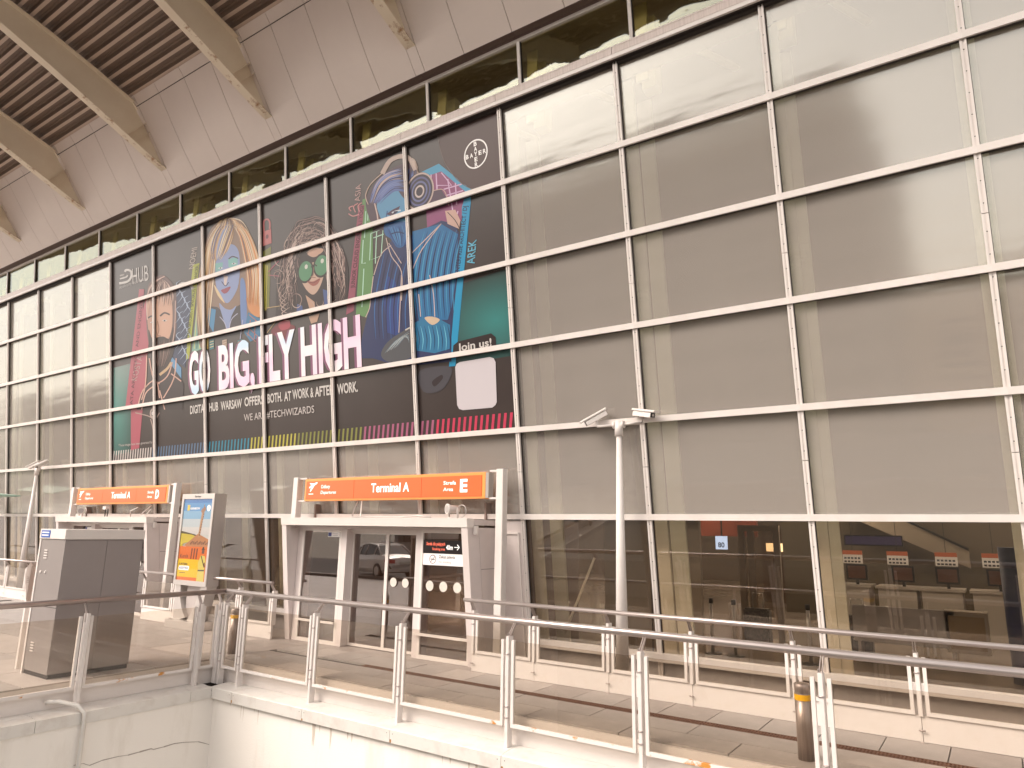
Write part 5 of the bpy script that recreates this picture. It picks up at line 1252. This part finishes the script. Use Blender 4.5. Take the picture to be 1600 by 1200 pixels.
# parked white saloon, mirrored in the doors
def car(x, y, yawc, label):
    t = thing('parked_car', label, 'car', (x, y, .0))
    ca, sa = math.cos(yawc), math.sin(yawc)
    def W(u, v, z): return (x+u*ca-v*sa, y+u*sa+v*ca, z)
    paint = mat('white_car_paint', (.82, .78, .74), .25, coat=.6); dark = mat('car_window', (.02, .02, .022), .1); red = mat('tail_red', (.45, .03, .02), .3)
    sec = [(-2.25, .42, .62, .60), (-2.2, .30, .88, .78), (-1.9, .24, 1.00, .84), (-1.3, .22, 1.02, .88), (-.4, .22, .98, .90), (.6, .22, .96, .90), (1.2, .22, .92, .88), (1.9, .24, .80, .84), (2.2, .30, .66, .76), (2.28, .42, .55, .62)]
    b = MB(); rings = []
    for u, z0_, z1_, hw in sec:
        rings.append([W(u, -hw*.92, z0_), W(u, -hw, z0_+.18), W(u, -hw, z1_-.22), W(u, -hw*.90, z1_-.02), W(u, 0, z1_+.02), W(u, hw*.90, z1_-.02), W(u, hw, z1_-.22), W(u, hw, z0_+.18), W(u, hw*.92, z0_)])
    for A, B_ in zip(rings, rings[1:]):
        for i in range(9): j = (i+1) % 9; b.face([A[i], A[j], B_[j], B_[i]], paint, True)
    b.face(rings[0], paint); b.face(rings[-1], paint); b.build('body', t)
    cab = [(-1.55, .98, .80, .99), (-.95, 1.38, .62, .99), (-.2, 1.44, .62, .97), (.45, 1.38, .62, .96), (1.25, .93, .78, .92)]
    b = MB(); rg = [[W(u, -.80, zb_), W(u, -hw, zt_), W(u, hw, zt_), W(u, .80, zb_)] for u, zt_, hw, zb_ in cab]
    for A, B_ in zip(rg, rg[1:]):
        b.face([A[0], A[1], B_[1], B_[0]], dark); b.face([A[2], A[3], B_[3], B_[2]], dark)
    b.face([rg[0][1], rg[0][2], rg[1][2], rg[1][1]], dark); b.face([rg[3][1], rg[3][2], rg[4][2], rg[4][1]], dark); b.build('windows', t)
    b = MB(); b.face([rg[1][1], rg[1][2], rg[2][2], rg[2][1]], paint, True); b.face([rg[2][1], rg[2][2], rg[3][2], rg[3][1]], paint, True)
    for v in (-1, 1):
        for u in (-.95, -.1, .45): b.tube([W(u, v*.81, .97), W(u if u > -.9 else -.95, v*.63, 1.38)], .03, paint, 6)
        b.tube([W(-1.55, v*.80, .99), W(-.95, v*.62, 1.39), W(-.2, v*.62, 1.45), W(.45, v*.62, 1.39), W(1.25, v*.78, .93)], .035, paint, 6)
    b.build('roof', t)
    for u in (-1.4, 1.4):
        for v in (-.80, .80):
            b = MB(); p0 = Vector(W(u, v-.1, .32)); p1 = Vector(W(u, v+.1, .32)); b.tube([p0, p1], .32, BLACK, 24); wh = b.build('wheel', t)
            b = MB(); sg = 1 if v > 0 else -1; b.tube([Vector(W(u, v+sg*.10, .32)), Vector(W(u, v+sg*.11, .32))], .20, ALU, 16); b.build('rim', wh)
    for v in (-.62, .62):
        b = MB(); b.face([W(-2.255, v-.16, .66), W(-2.255, v+.16, .66), W(-2.22, v+.16, .82), W(-2.22, v-.16, .82)], red); b.face([W(-2.24, v+math.copysign(.17, v), .66), W(-2.0, math.copysign(.86, v), .70), W(-2.0, math.copysign(.86, v), .84), W(-2.21, v+math.copysign(.17, v), .82)], red); b.build('tail_light', t)
    b = MB(); b.hexa([W(-2.28, -.26, .62), W(-2.28, .26, .62), W(-2.25, .26, .62), W(-2.25, -.26, .62), W(-2.27, -.26, .73), W(-2.27, .26, .73), W(-2.24, .26, .73), W(-2.24, -.26, .73)], mat('plate', (.6, .58, .52), .5)); b.build('number_plate', t)
    b = MB(); b.hexa([W(-.35, -.2, 1.46), W(-.2, -.2, 1.46), W(-.2, .2, 1.46), W(-.35, .2, 1.46), W(-.33, -.17, 1.56), W(-.23, -.17, 1.56), W(-.23, .17, 1.56), W(-.33, .17, 1.56)], PRINTW); b.build('roof_sign', t)
    for v in (-.9, .9):
        b = MB(); b.hexa([W(.85, v-.1, .92), W(1.0, v-.1, .92), W(1.0, v+.1, .92), W(.85, v+.1, .92), W(.86, v-.1, 1.05), W(.98, v-.1, 1.05), W(.98, v+.1, 1.05), W(.86, v+.1, 1.05)], paint); b.build('mirror', t)
    for o_ in t.children: o_.location.z += 0
    return t
car(-23.6, -4.7, R(-163), 'white saloon car with roof sign parked across the deck, mirrored in the entrance doors')
